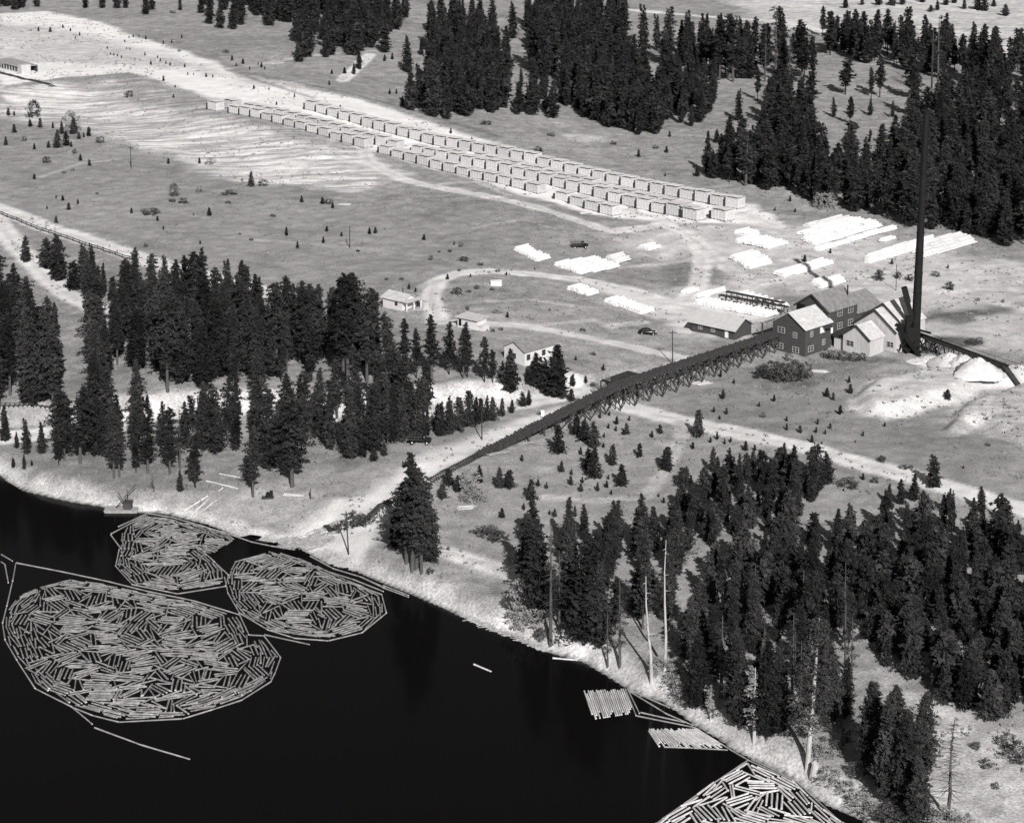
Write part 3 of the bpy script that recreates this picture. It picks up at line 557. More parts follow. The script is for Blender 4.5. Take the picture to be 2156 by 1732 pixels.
many('young', 'A', [(480, 960, 918), (535, 990, 950), (205, 1070, 1035), (1005, 978, 942), (1190, 975, 938), (1500, 1112, 1018, .75), (1445, 1080, 1062), (335, 1182, 1163), (375, 1197, 1163), (465, 1217, 1185), (410, 1252, 1208), (280, 1247, 1225), (335, 1332, 1285), (785, 1272, 1238), (1250, 1287, 1235), (940, 1317, 1288), (975, 1370, 1345), (1195, 1456, 1430), (1800, 1207, 1165), (1925, 1217, 1175), (1985, 1242, 1210), (1710, 1406, 1350, .8), (1950, 1382, 1345), (1930, 1450, 1410), (2040, 1410, 1384), (1775, 1482, 1435, .8), (1360, 1582, 1540), (1435, 1602, 1560), (1477, 1642, 1598), (1225, 1562, 1522), (700, 1502, 1488), (1155, 1287, 1270)], 'the left field')
many('young', 'A', [(230, 187, 160), (185, 187, 173), (300, 192, 160), (375, 167, 145), (475, 212, 190), (420, 187, 165), (450, 232, 215), (770, 228, 213), (795, 222, 205), (830, 222, 206), (870, 236, 213), (745, 252, 236), (1085, 228, 205), (1025, 257, 235), (975, 264, 243), (755, 293, 280), (775, 297, 282), (865, 332, 310), (900, 387, 363), (940, 347, 330), (957, 367, 345), (990, 382, 363), (1015, 392, 370), (1102, 402, 380), (975, 484, 450), (1120, 447, 430), (1155, 449, 434), (1230, 460, 435), (1270, 462, 443), (1045, 522, 504), (1035, 582, 560), (1385, 362, 328), (1450, 382, 348), (1410, 397, 375), (1560, 402, 370), (1540, 387, 368), (1515, 532, 506), (1605, 537, 518), (1650, 627, 605), (1757, 580, 555), (2030, 657, 625), (680, 332, 315), (660, 327, 312), (700, 337, 322), (725, 347, 330), (640, 292, 275), (805, 357, 345), (835, 362, 350), (2055, 437, 400), (1980, 442, 415), (1965, 507, 480), (1490, 415, 395), (1580, 415, 395)], 'the pale upper left meadow')
many('young', 'B', [(45, 1242, 1205), (265, 1397, 1355), (300, 1392, 1353), (590, 1432, 1393), (97, 1410, 1383), (10, 1380, 1345), (770, 1462, 1438), (1250, 1610, 1592), (1082, 1642, 1620), (730, 1667, 1632), (867, 1652, 1630), (750, 797, 760), (875, 837, 815), (1870, 937, 890), (1285, 922, 880), (2037, 912, 875), (2055, 817, 785), (600, 420, 360), (355, 365, 325), (400, 355, 315), (117, 440, 402), (40, 442, 415), (385, 562, 530), (425, 560, 530)], 'the strip around the yard')
many('young', 'C', [(207, 1052, 985, 1.1), (15, 1052, 1030), (22, 902, 870), (42, 817, 780), (322, 852, 770), (390, 842, 750, 1.2), (420, 830, 760), (847, 1562, 1518), (1000, 1512, 1480), (1367, 1577, 1540), (1292, 1667, 1610), (1397, 1662, 1625), (1467, 1672, 1635), (1702, 1602, 1575), (1717, 1727, 1680), (670, 1257, 1235), (790, 1267, 1240), (760, 1202, 1165), (1240, 812, 770), (1130, 852, 820)], 'the ground behind the decks')
many('young', 'C', [(1090, 48, -10, 1.2), (1190, 30, -20), (1290, 30, -50, 1.3), (1370, 34, -40, 1.5), (1430, 28, -50, 1.2), (1640, 62, 0, 1.2), (1690, 32, -40, 1.2), (1740, 20, -50, 1.3), (1800, 55, -10, 1.2), (1880, 60, -25, 1.3), (1920, 66, -20, 1.2), (1975, 40, -10, 1.1), (2045, 95, 25, 1.3), (1550, 15, -60), (1600, 70, 30, 1.4)], 'the pale top right hillside')
many('bush', 'B', [(825, 1557, 1530, 2.4), (925, 1582, 1565, 2.4), (1030, 1622, 1607, 2), (800, 1617, 1606, 2), (680, 1506, 1495, 2), (745, 1502, 1489, 2), (195, 1502, 1490, 2), (455, 1670, 1655, 2.2), (365, 1670, 1657, 2), (960, 742, 722, 3.4), (1720, 862, 840, 2), (1350, 812, 790, 2), (1970, 887, 865, 1.6), (630, 1552, 1522), (810, 1472, 1445), (20, 1215, 1185, 1.6), (1270, 905, 875, 2)], 'the strip around the yard')
many('bush', 'A', [(200, 700, 600, .9), (600, 852, 812, 1.3), (275, 972, 935, 1.2), (145, 842, 812), (445, 917, 888), (1040, 1172, 1095, .8), (870, 1472, 1450, 1.2), (1030, 1202, 1185, 2.6), (1110, 1215, 1200, 2.4), (1360, 1212, 1198, 2.4), (1370, 1160, 1135, 3.5), (580, 1160, 1148, 2), (380, 1035, 1022, 2), (435, 1018, 1006, 2), (900, 1275, 1245, 4), (1570, 1110, 1070, 1.3), (1630, 1292, 1276, 2), (1350, 315, 298, 2.6), (1070, 308, 297, 2.6), (1030, 78, 62, 2), (1500, 1435, 1420, 2), (2135, 1500, 1490, 2), (1090, 1210, 1180, 2), (295, 1495, 1438, 1.1), (770, 580, 540, 1.4), (1430, 1400, 1390, 2)], 'the left field')
many('bush_pale', 'A', [(425, 780, 660, .9), (1195, 1150, 1105, 1.2), (1250, 980, 945, 1.6)], 'the left field')
many('bush', 'E', [(790, 248, 205, 1.4), (855, 235, 220, 2.4), (995, 222, 208, 2), (905, 215, 192, 1.8), (1535, 465, 448, 2.6), (1600, 608, 592, 2.4), (850, 338, 318, 1.4), (1000, 470, 452, 1.6), (1050, 460, 442, 1.4), (960, 1690, 1620, 2), (1040, 1710, 1660, 2), (1600, 795, 770, 1.6), (1275, 965, 945), (100, 1660, 1590, 1.2), (180, 1620, 1545, 1.7), (240, 1610, 1550, 1.6), (1340, 345, 330), (180, 290, 245), (700, 280, 262)], 'the field around the houses')
many('bush_pale', 'E', [(860, 1420, 1290, 1.0), (890, 1480, 1380, 1.3), (840, 1480, 1400, 1.0), (1030, 360, 315, 1.2), (750, 840, 800, 1.2), (940, 1480, 1420, 1.1)], 'the pasture below the trestle')
many('bush', 'F', [(590, 740, 670, 1.3), (650, 750, 640, 1.0), (720, 770, 650, 1.0), (790, 760, 640, 1.0), (850, 740, 650, 1.0), (680, 760, 680, 1.1), (980, 625, 570, 1.1), (1030, 635, 580, 1.2), (1080, 640, 585, 1.2), (1140, 645, 590, 1.2), (1190, 640, 595, 1.2), (750, 640, 590, 1.1), (1305, 1245, 1208, 1.5), (1440, 1285, 1262, 2.2), (1480, 1285, 1265, 1.6), (1265, 1368, 1335, 1.5), (1110, 1390, 1340, 2.4), (600, 980, 950, 1.1), (1290, 165, 100, .8), (1405, 150, 110, 1.1), (1475, 165, 125, 1.1), (1630, 140, 110, 1.6), (1715, 220, 170, 1.3), (1880, 285, 265, 1.3), (2030, 295, 275), (1840, 545, 510, 2), (1890, 540, 500, 1.2), (1940, 1150, 1130, 1.8)], 'the ground around the mill')
many('bush_pale', 'C', [(925, 1240, 1150, .7), (965, 1250, 1150, .7), (1000, 1245, 1150, .7), (1400, 1150, 1040, .8), (1555, 1120, 960, .5)], 'the wood edge behind the decks')
many('bush_pale', 'H', [(935, 640, 440, .7), (950, 720, 600, 1.2), (1040, 740, 640, 1.3), (1870, 1000, 900, 1), (1900, 1130, 1010, 1.2), (1880, 1060, 960, 1.1), (1760, 1000, 900, 1)], 'the bank left of the snags')
many('bush', 'H', [(410, 400, 365, 1.3), (870, 600, 540, 1.2), (1070, 800, 730, 1.4), (520, 262, 240), (475, 255, 235), (650, 160, 140), (1330, 130, 100), (1140, 220, 180)], 'the bank left of the snags')
many('bush_pale', 'I', [(60, 1000, 900, 1.2), (120, 1010, 930, 1.1), (700, 340, 190, 1.0), (770, 370, 250, 1.0), (450, 110, 20, 1.0), (560, 100, 30, 1), (380, 520, 470, 1), (590, 590, 540), (960, 1330, 1250, 1.5), (1000, 1480, 1390, 1.4), (1180, 1640, 1540, 1.4), (1100, 1560, 1470, 1.3), (1260, 1690, 1590, 1.3), (1700, 1760, 1640, 1.6), (1800, 1750, 1660, 1.5)], 'the lower right bank')
many('bush', 'I', [(1090, 1240, 1155, .8), (1050, 1290, 1225, 1.1), (840, 1210, 1175), (960, 1240, 1205), (2060, 1290, 1180, .9), (2120, 1360, 1230, .9), (1930, 1390, 1335), (1990, 1520, 1480), (1130, 1450, 1360, .7), (1350, 1720, 1590, 1.2), (1420, 1720, 1640, 1.4), (1870, 1280, 1240, 1.4)], 'the lower right bank')
# --- decide which stand as individuals
CONIF = [t for t in TREES if t['kind'] in ('fir', 'pine', 'sparse')]
for t in TREES:
    t['show'] = t['h']*scale_at(t['y'])
    inside = -60 < t['px'] < 2216 and t['py'] > -40 and t['py']-t['show'] < 1740
    if not inside: t['show'] = 0
CONIF = sorted([t for t in CONIF if t['show'] > 0], key=lambda t: -t['show'])
individual = set(id(t) for t in CONIF[:296])
small = sorted([t for t in TREES if t['kind'] == 'young' and t['show'] > 0], key=lambda t: -t['show']); individual |= set(id(t) for t in small[:298])
individual |= set(id(t) for t in TREES if t['kind'].startswith('bush') or t['kind'] == 'sparse_pale')
NAMES = {'fir': ('fir_tree', 'tree'), 'pine': ('pine_tree', 'tree'), 'sparse': ('thin_pine', 'tree'), 'sparse_pale': ('pale_tree', 'tree'), 'young': ('young_fir', 'young tree'), 'bush': ('shrub', 'shrub'), 'bush_pale': ('pale_shrub', 'shrub')}
DESC = {'fir': 'dark conical fir', 'pine': 'dark ragged pine', 'sparse': 'thin sparse bare-trunked pine', 'sparse_pale': 'pale leafed tree', 'young': 'small dark young fir', 'bush': 'low dark shrub', 'bush_pale': 'pale leafy shrub'}
def sizew(h, k):
    if k in ('fir', 'pine', 'sparse', 'sparse_pale'): return 'very tall ' if h > 23 else 'tall ' if h > 17 else '' if h > 11 else 'short '
    return 'tiny ' if h < 1.6 else '' if h < 3.6 else 'larger '
regs = {}
for t in TREES:
    if id(t) not in individual: continue
    if not t['region']: t['region'] = 'the left riverside' if t['py'] > 900 else 'the edge of the left groves'
    t['base'] = sizew(t['h'], t['kind'])+DESC[t['kind']]
    regs.setdefault((t['region'], t['base']), []).append(t)
for (reg, base), L in regs.items():
    L.sort(key=lambda t: t['px'])
    for i, t in enumerate(L):
        t['label'] = '%s, %sin %s' % (base, '' if len(L) == 1 else ordw(i+1)+' from left ', reg)
        if len(t['label'].split()) > 16: print('LONG', t['label'])
        t['group'] = NAMES[t['kind']][0].replace('_', ' ')+'s in '+reg
bulkV, bulkF, off = [], [], 0
for t in TREES:
    rz = random.uniform(0, 6.28); h = t['h']; w = h*t['wide']*random.uniform(.84, 1.14)
    if id(t) in individual:
        v = random.choice(LIB[t['kind']]); nm, cat = NAMES[t['kind']]
        if t['kind'].startswith('bush'):
            o = link(nm, v[0], None, (t['x'], t['y'], t['z']-.08*h), rz, (w*1.05, w*1.05, h*1.05)); tag(o, t['label'], cat, t['group']); continue
        e = link(nm, None, None, (t['x'], t['y'], t['z']), rz, (w, w, h)); e.empty_display_size = .1; tag(e, t['label'], cat, t['group'])
        link('crown', v[0], e); link('trunk', v[1], e)
    else:
        kk = t['kind'] if t['kind'] in LOW else 'pine'
        V, F = random.choice(LOW[kk]); c, s = math.cos(rz), math.sin(rz)
        W = np.stack([(V[:, 0]*c-V[:, 1]*s)*w+t['x'], (V[:, 0]*s+V[:, 1]*c)*w+t['y'], V[:, 2]*h+t['z']], 1)
        bulkV.append(W); bulkF.append(F+off); off += len(W)
tag(link('distant_forest', npmesh('distant_forest', np.vstack(bulkV), np.vstack(bulkF), M['forest'])), 'dark conifer forest massed over the far hillside and field edges', 'forest', kind='stuff')
print('TREES', len(TREES), 'conif', len(CONIF), 'young', len(small))
# weeds
def weeds(n):
    x = rng.uniform(-260, 260, n); y = 300+760*rng.random(n)**1.3
    m = inpoly(x, y, LAND) & (pdist(x, y, SHORE) > 3) & (vn(x, y, 14, 21)+vn(x, y, 5, 22)*.8 > -.02)
    x, y = x[m], y[m]; z = H(x, y)
    T = []
    for _ in range(4):
        s = rng.uniform(.12, .38, len(x)); a = rng.uniform(0, 6.28, len(x)); ox = rng.normal(0, .25, len(x)); oy = rng.normal(0, .25, len(x))
        p0 = np.stack([x+ox-np.cos(a)*s, y+oy-np.sin(a)*s, z-.05], 1); p1 = np.stack([x+ox+np.cos(a)*s, y+oy+np.sin(a)*s, z-.05], 1); p2 = np.stack([x+ox, y+oy+.1, z+s*1.3], 1)
        T.append(np.stack([p0, p1, p2], 1))
    T = np.concatenate(T); V = T.reshape(-1, 3)
    return npmesh('weeds', V, np.arange(len(V)).reshape(-1, 3), M['weed'])
M['weed'] = tonemat('dry_weeds', .17, .5, .3, 1.0, spec=.02)
tag(link('weeds', weeds(42000)), 'scattered tufts of weeds over the dry fields', 'weeds', kind='stuff')
# bare snags and trunks
def snag(k, base, top, r, label, limbs=10, mat='palebark', sp=.10, seed=1):
    random.seed(seed); x, y, z = G(k, *base); pa = c2p(k, *base); pb = c2p(k, *top); s = scale_at(y); h = (pa[1]-pb[1])/s; lx = (pb[0]-pa[0])/s
    e = link('dead_tree', None, None, (x, y, z)); tag(e, label, 'dead tree', 'bleached dead trees')
    m = MB(); P = [Vector((lx*t+.15*math.sin(7*t), .1*math.sin(5*t), h*t)) for t in (-.03, .25, .5, .75, 1)]
    for i in range(4): m.cyl(P[i], P[i+1], r*(1-.22*i), r*(1-.22*(i+1))*.98+.02, 8)
    b = m
    for i in range(limbs):
        t = random.uniform(.25, .97); a = random.uniform(0, 6.28); L = h*sp*random.uniform(.4, 1)*(1.25-t); c = Vector((lx*t, 0, h*t))
        q = c+Vector((L*math.cos(a), L*math.sin(a), -L*.1)); b.cyl(c, q, r*.2, r*.08, 5); b.cyl(q, q+Vector((L*.4*math.cos(a+.6), L*.4*math.sin(a+.6), L*.12)), r*.08, .01, 4)
    link('trunk', b.mesh('trunk', [mat]), e); return e
snag('H', (1732, 1060), (1688, 390), .30, 'tall leaning bleached dead trunk on the bank left of a straight one', 14, seed=3)
snag('H', (1812, 975), (1806, 165), .26, 'straight bleached dead trunk with a forked bare top', 12, seed=4)
snag('I', (1700, 1700), (1720, 1060), .30, 'grey dead tree with many drooping limbs in the bottom right corner', 90, 'bark', .22, seed=5)
# big half-bare pine
x, y, z = G('I', 862, 1400); s = scale_at(y); hh = 970/2.834/s
e = link('half_bare_pine', None, None, (x, y, z)); tag(e, 'very tall pine with pale bare lower trunk and thin crown by the water', 'tree')
m = MB(); m.cyl((0, 0, -.5), (1.2/26*hh*.6, 0, hh*.45), .42, .3, 9); m.cyl((1.2/26*hh*.6, 0, hh*.45), (1.2/26*hh*1.2, 0, hh*.97), .3, .06, 8); b = m; random.seed(9); nb0 = len(m.f)
for i in range(130):
    t = random.uniform(.27, .96); a = random.uniform(0, 6.28); L = hh*.19*random.uniform(.5, 1)*(1.12-t)**.6; c = Vector((.055*hh*t, 0, hh*t))
    q = c+Vector((L*math.cos(a), L*math.sin(a), -L*.05)); b.cyl(c, q, .055, .02, 4)
    for j in range(3):
        w = c.lerp(q, .4+.2*j); b.cyl(w, w+Vector((random.uniform(-.7, .7), random.uniform(-.7, .7), -.25)), .025, .008, 3)
b.m = [0]*nb0+[1]*(len(b.f)-nb0); link('trunk', b.mesh('trunk', ['palebark', 'bark']), e)
T = []; r_ = np.random.default_rng(5)
for i in range(330):
    t = .30+.66*r_.random(); a = r_.random()*6.28; rr = hh*.16*(1.1-t)**.7*(.5+.6*r_.random())
    T.append(tri_clump(np.array([.055*hh*t+rr*math.cos(a), rr*math.sin(a), hh*t]), np.array([.8, .8, .4]), 16, .34, r_))
T = np.concatenate(T).reshape(-1, 3); link('crown', npmesh('crown', T, np.arange(len(T)).reshape(-1, 3), M['foliage']), e)
random.seed(21)
# ---------------------------------------------------------------- lumber piles
def pile_meshes(seed):
    random.seed(seed)
    W, D, Hh = 5.7, 3.7, 2.75
    b = MB(); nl = 9
    for i in range(nl):
        z0 = .35+i*Hh/nl; j = random.uniform(-.05, .05)
        b.box(-.0+j, 0+j, z0, W+j, D+j, z0+Hh/nl-.045)
    for k in range(5): b.box(.1+k*(W-.3)/4, -.10, .36, .22+k*(W-.3)/4, -.02, .3+Hh)
    for i in range(4):
        for q in (0, 1): b.box(W-.05, .5+1.4*q+.35*i, .7+i*.62, W+.35, .65+1.4*q+.35*i, .82+i*.62, 1)
    st = MB(); st.box(-.92, -.1, -.4, -.30, .75, 2.25+random.uniform(-.2, .3)); st.box(-1.3, -.12, .25, -.28, .2, .5)  # added dark bars, standing in for the shade in the gaps between piles
    f = MB()
    for k in range(5): f.box(.2+k*(W-.6)/4, -.05, -.5, .5+k*(W-.6)/4, D+.05, .35)
    r = MB(); n = 7; o = .35; z0, z1 = .35+Hh+.42, .35+Hh+.05
    for k in range(n):
        xa = -.1+(W+.2)*k/n; xb = -.1+(W+.2)*(k+1)/n-.03; dz = random.uniform(-.03, .05); ya = -o-random.uniform(0, .12)
        r.add([(xa, ya, z0+dz), (xb, ya, z0+dz), (xb, D+o, z1+dz), (xa, D+o, z1+dz), (xa, ya, z0+dz+.07), (xb, ya, z0+dz+.07), (xb, D+o, z1+dz+.07), (xa, D+o, z1+dz+.07)],
              [(0, 3, 2, 1), (4, 5, 6, 7), (0, 1, 5, 4), (2, 3, 7, 6), (1, 2, 6, 5), (0, 4, 7, 3)])
    return b.mesh('board_stack', ['lumber', 'lumroof']), f.mesh('foundation', ['timberpale']), r.mesh('roof', ['lumroof']), st.mesh('gap_shade_bar', ['timber'])
PL = [pile_meshes(30+i) for i in range(4)]
def pile_row(k0, a, k1, b, n, skip, rowname, fromfar=True, off=0.0, hs=(.9, 1.05), inset=0):
    A = np.array(G(k0, *a)); Bp = np.array(G(k1, *b)); u = (Bp-A)[:2]; Ltot = np.hypot(*u); u = u/Ltot; v = np.array([-u[1], u[0]]); pitch = Ltot/n
    idx = [i for i in range(n+1) if i not in skip]
    for c, i in enumerate(reversed(idx)):
        p = A[:2]+u*pitch*i+v*off; rz = math.atan2(u[1], u[0])
        zz = (gz(*p)+gz(*(p+u*5)))/2
        e = link('lumber_pile', None, None, (p[0], p[1], zz), rz+random.uniform(-.01, .01), ((pitch-1.2)/5.7, 1, random.uniform(*hs)*1.08)); m = random.choice(PL)
        tag(e, 'roofed lumber pile, %s from near end of %s' % (ordw(c+1), rowname), 'lumber pile', 'lumber piles in long rows')
        for nm, me in zip(('board_stack', 'foundation', 'roof', 'gap_shade_bar'), m): link(nm, me, e)
    return u, v, pitch
pile_row('A', (1820, 655), 'C', (375, 1236), 32, (), 'the back row')
pile_row('A', (1450, 672), 'B', (2123, 1298), 35, (14,), 'the middle row')
pile_row('B', (620, 925), 'C', (15, 1260), 19, (2,), 'the low row behind the middle row', off=4.8, hs=(.62, .75))
pile_row('A', (1240, 655), 'B', (1640, 1272), 31, (14, 1, 27), 'the front row', hs=(.7, .95))
for k, a, lb in (('C', (120, 1302), 'large roofed lumber pile closing the near end of the middle row'), ('C', (290, 1306), 'lone roofed lumber pile nearest the log decks'), ('A', (1335, 645), 'lone roofed lumber pile at the far end of the middle row')):
    x, y, z = G(k, *a); e = link('lumber_pile', None, None, (x, y, z), R(-47), (1, 1.1, 1.05)); tag(e, lb, 'lumber pile', 'lumber piles in long rows')
    for nm, me in zip(('board_stack', 'foundation', 'roof', 'gap_shade_bar'), PL[0]): link(nm, me, e)
# low stacks of loose boards beside the yard
def boards(k, a, n, L, rz, label, mat='lumroof'):
    x, y, z = G(k, *a); m = MB()
    for i in range(n):
        yy = i*.34+random.uniform(-.05, .05); l = L*random.uniform(.8, 1); m.obox((random.uniform(-.3, .3), yy, .12+random.uniform(0, .18)), (l/2, random.uniform(-.06, .06), 0), (0, .13, 0), (0, 0, .05))
    tag(link('board_heap', m.mesh('board_heap', [mat]), None, (x, y, z), rz), label, 'boards', 'loose heaps of boards')
boards('C', (530, 1270), 9, 6, R(40), 'flat deck of white boards past the last back-row pile')
boards('C', (640, 1325), 4, 9, R(-20), 'loose boards strewn beside the near lumber pile')
boards('B', (1565, 1278), 6, 4.5, R(30), 'short boards lying in front of the front row')
boards('B', (115, 1225), 3, 4, R(0), 'few pale planks lying in the grass below the yard')
boards('F', (255, 790), 9, 4.5, R(35), 'jumble of pale boards under the trestle near the mill')
boards('F', (935, 715), 5, 4, R(-10), 'pale plank scraps below the dark mill corner')
boards('D', (1745, 1455), 5, 4.6, R(-6), 'stack of bright squared timbers lying on the log landing')
boards('E', (850, 1530), 5, 4, R(12), 'pale planks lying in the pasture beside the big pines')
boards('E', (1040, 1205), 5, 5, R(28), 'pale slabs lying along the foot of the trestle', 'timberpale')
boards('E', (1240, 1140), 4, 7, R(24), 'long pale planks lying beneath the lower trestle', 'timberpale')
# ---------------------------------------------------------------- white log decks
def logstack(seed):
    random.seed(seed); m = MB(); r = .19
    for row, n in enumerate((3, 2, 1)):
        for i in range(n):
            y = (i-(n-1)/2)*.36; z = .2+row*.31; a = random.uniform(-.02, .03)
            m.cyl((a-.02, y+random.uniform(-.03, .03), z), (1+random.uniform(-.03, .02), y, z), r*random.uniform(.9, 1.12), r*random.uniform(.8, 1), 7)
    return m.mesh('log_stack', ['peeled'])
LS = [logstack(60+i) for i in range(5)]
E1 = np.array([math.cos(R(45)), math.sin(R(45))])
def deck(k, a, b, n, L, seg, name, dir_=None, hs=1.0):
    A = np.array(G(k, *a)); B = np.array(G(k, *b)); d = E1 if dir_ is None else dir_; rz = math.atan2(d[1], d[0]); c = 0
    for i in range(n):
        t = i/(n-1) if n > 1 else 0; p = A[:2]*(1-t)+B[:2]*t; nseg = max(1, round(L/seg)); sl = L/nseg
        for j in range(nseg):
            q = p+d*(sl*j+random.uniform(-.3, .3)); c += 1
            w = max(1.0, np.hypot(*(B-A)[:2])/max(1, n-1)/1.02) if n > 1 else 1
            o = link('log_stack', random.choice(LS), None, (q[0], q[1], gz(q[0]+d[0]*sl/2, q[1]+d[1]*sl/2)+.05), rz+random.uniform(-.02, .02), (sl*random.uniform(.9, .99), w, hs*random.uniform(.9, 1.3)))
            lab = 'white peeled log stack in %s, %s from left' % (name, ordw(i+1))
            if nseg > 1: lab = 'white peeled log stack, %s row of %s, %s along' % (ordw(i+1), name, ordw(j+1))
            tag(o, lab, 'log stack', 'white peeled log stacks in the yard')
deck('Z', (355, 232), (440, 252), 5, 6, 6, 'the small deck by the yard road')
deck('Z', (362, 292), (590, 340), 13, 9.5, 9.5, 'the wide deck by the yard road')
deck('Z', (335, 415), (455, 485), 9, 10.5, 10.5, 'the deck below the wide one')
deck('Z', (875, 178), (940, 172), 2, 17, 6, 'the topmost deck by the wood')
deck('Z', (815, 235), (885, 245), 4, 27, 7, 'the upper big deck')
deck('Z', (845, 280), (925, 308), 5, 33, 7, 'the middle big deck')
deck('Z', (935, 350), (955, 352), 2, 38, 7, 'the long lower deck')
deck('Z', (1415, 292), (1430, 294), 2, 6, 6, 'the lone short deck')
deck('Z', (1320, 395), (1312, 444), 5, 32, 6.5, 'the long deck behind the smokestack')
deck('Z', (1640, 330), (1700, 400), 4, 26, 6.5, 'the far part behind the smokestack')
deck('F', (665, 632), (712, 655), 4, 22, 6, 'the deck above the mill roofs') if False else deck('C', (672, 1640), (715, 1655), 4, 22, 6, 'the deck above the mill roofs')
deck('C', (900, 1690), (940, 1722), 5, 11, 5.5, 'the small deck above the mill')
deck('B', (1135, 1495), (1255, 1558), 8, 5.2, 5.2, 'the left square deck in the field')
deck('B', (1375, 1585), (1515, 1632), 9, 16, 5.5, 'the large deck in the field')
deck('B', (1690, 1540), (1720, 1570), 3, 6, 6, 'the tail of the large field deck')
deck('B', (1880, 1480), (1925, 1495), 3, 5.5, 5.5, 'the little deck by the loop road')
deck('E', (1452, 222), (1560, 252), 8, 4.5, 4.5, 'the roadside deck at the bend')
deck('E', (1672, 292), (1880, 364), 14, 5.0, 5.0, 'the roadside deck near the car')
deck('F', (195, 300), (600, 388), 18, 5.5, 5.5, 'the deck along the sorting table')
deck('F', (120, 242), (140, 246), 2, 5, 5, 'the short deck at the yard corner')
deck('F', (200, 268), (300, 250), 5, 5, 5, 'the scattered deck at the yard corner')
deck('F', (452, 262), (680, 335), 7, 4, 4, 'the deck behind the sorting table')
random.seed(33)
# ---------------------------------------------------------------- floating logs
LOGL = 4.2
def logmesh(seed, mats, n=8):
    random.seed(seed); m = MB(); r = .152; q = [0, .33, .66, 1]; ys = [random.uniform(-.02, .02) for _ in q]; rs = [r*random.uniform(.95, 1.1), r, r*.93, r*.84]
    for i in range(3): m.cyl(((q[i]-.5)*LOGL, ys[i], 0), ((q[i+1]-.5)*LOGL, ys[i+1], 0), rs[i], rs[i+1], n, 0, 1 if i in (0, 2) else 0)
    return m.mesh('log', mats)
LG = [logmesh(70+i, ['log', 'logend']) for i in range(4)]; LB = [logmesh(80+i, ['logbright', 'logend']) for i in range(4)]
M['boom'] = tonemat('boom_log_bark', .26, .4, 1.4, .9, objvar=.2)
BM = [logmesh(90+i, ['boom', 'logend'], 8) for i in range(2)]
FLOAT = []    # x, y, ang, length, rscale, raft, bright
class Occ:
    def __init__(s, q, cell=.16):
        s.x0, s.y0 = q.min(0)-6; x1, y1 = q.max(0)+6; s.c = cell; s.g = np.zeros((int((x1-s.x0)/cell)+2, int((y1-s.y0)/cell)+2), bool)
    def cells(s, x, y, a, L, w):
        t = np.linspace(-L/2, L/2, int(L/s.c*1.2)+2); u = np.linspace(-w/2, w/2, 3); T, U = np.meshgrid(t, u)
        X = x+T*math.cos(a)-U*math.sin(a); Y = y+T*math.sin(a)+U*math.cos(a)
        return np.clip(((X-s.x0)/s.c).astype(int), 0, s.g.shape[0]-1), np.clip(((Y-s.y0)/s.c).astype(int), 0, s.g.shape[1]-1)
def raft(k, poly, raftname, tries, seed, bright=False, extra=None, fillq=.5):
    q = WP(k, poly, 0.0); r = random.Random(seed); oc = Occ(q); x0, y0 = q.min(0); x1, y1 = q.max(0); n = 0
    qr = np.vstack([q, q[:1]])
    gx, gy = np.meshgrid(oc.x0+(np.arange(oc.g.shape[0])+.5)*oc.c, oc.y0+(np.arange(oc.g.shape[1])+.5)*oc.c, indexing='ij')
    sd = sdpoly(gx.ravel(), gy.ravel(), q).reshape(gx.shape)
    def sdat(px_, py_):
        i = int((px_-oc.x0)/oc.c); j = int((py_-oc.y0)/oc.c)
        return sd[i, j] if 0 <= i < sd.shape[0] and 0 <= j < sd.shape[1] else -9.
    for t in range(tries):
        x = r.uniform(x0, x1); y = r.uniform(y0, y1)
        de = sdat(x, y)
        if de < 0: continue
        late = t > tries*.45
        if de < 3.0 and r.random() < .8:      # hug the boom: lie along the edge
            best = min(range(len(qr)-1), key=lambda i: pdist(np.array([x]), np.array([y]), qr[i:i+2])[0]); dv = qr[best+1]-qr[best]; a = math.atan2(dv[1], dv[0])+r.uniform(-.15, .15)
        else: a = r.uniform(0, math.pi)
        m = r.randint(1, 2) if late else r.randint(4, 9)
        L0 = r.uniform(3.6, 4.7)*(r.uniform(.6, .9) if late else 1)
        sk = r.uniform(-.35, .35)
        for j in range(m):
            off = (j-(m-1)/2)*.37; aa = a+r.uniform(-.04, .04); L = L0*r.uniform(.9, 1.08)
            cx = x-math.sin(a)*off+math.cos(a)*off*sk; cy = y+math.cos(a)*off+math.sin(a)*off*sk
            if sdat(cx-math.cos(aa)*L/2, cy-math.sin(aa)*L/2) < 0 or sdat(cx+math.cos(aa)*L/2, cy+math.sin(aa)*L/2) < 0: continue
            ii, jj = oc.cells(cx, cy, aa, L, .26); f = oc.g[ii, jj].mean()
            if f > (.07 if not late else .22): continue
            ii, jj = oc.cells(cx, cy, aa, L, .34); oc.g[ii, jj] = True; n += 1
            FLOAT.append((cx, cy, aa, L, r.uniform(.75, 1.25), raftname, bright))
    print('raft', raftname, n)
raft('G', [(60, 600), (130, 530), (250, 480), (420, 440), (640, 470), (900, 530), (1150, 575), (1420, 660), (1480, 790), (1570, 800), (1655, 905), (1610, 1040), (1430, 1145), (1270, 1200), (1080, 1255), (720, 1275), (440, 1190), (235, 1080), (115, 920), (50, 800), (30, 690)], 'the big oval raft', 30000, 5)
raft('G', [(1350, 430), (1400, 330), (1620, 270), (1700, 290), (1840, 330), (1950, 390), (2150, 470), (2265, 535), (2295, 635), (2180, 735), (1960, 790), (1620, 745), (1440, 640), (1370, 520)], 'the right-hand oval raft', 16000, 6)
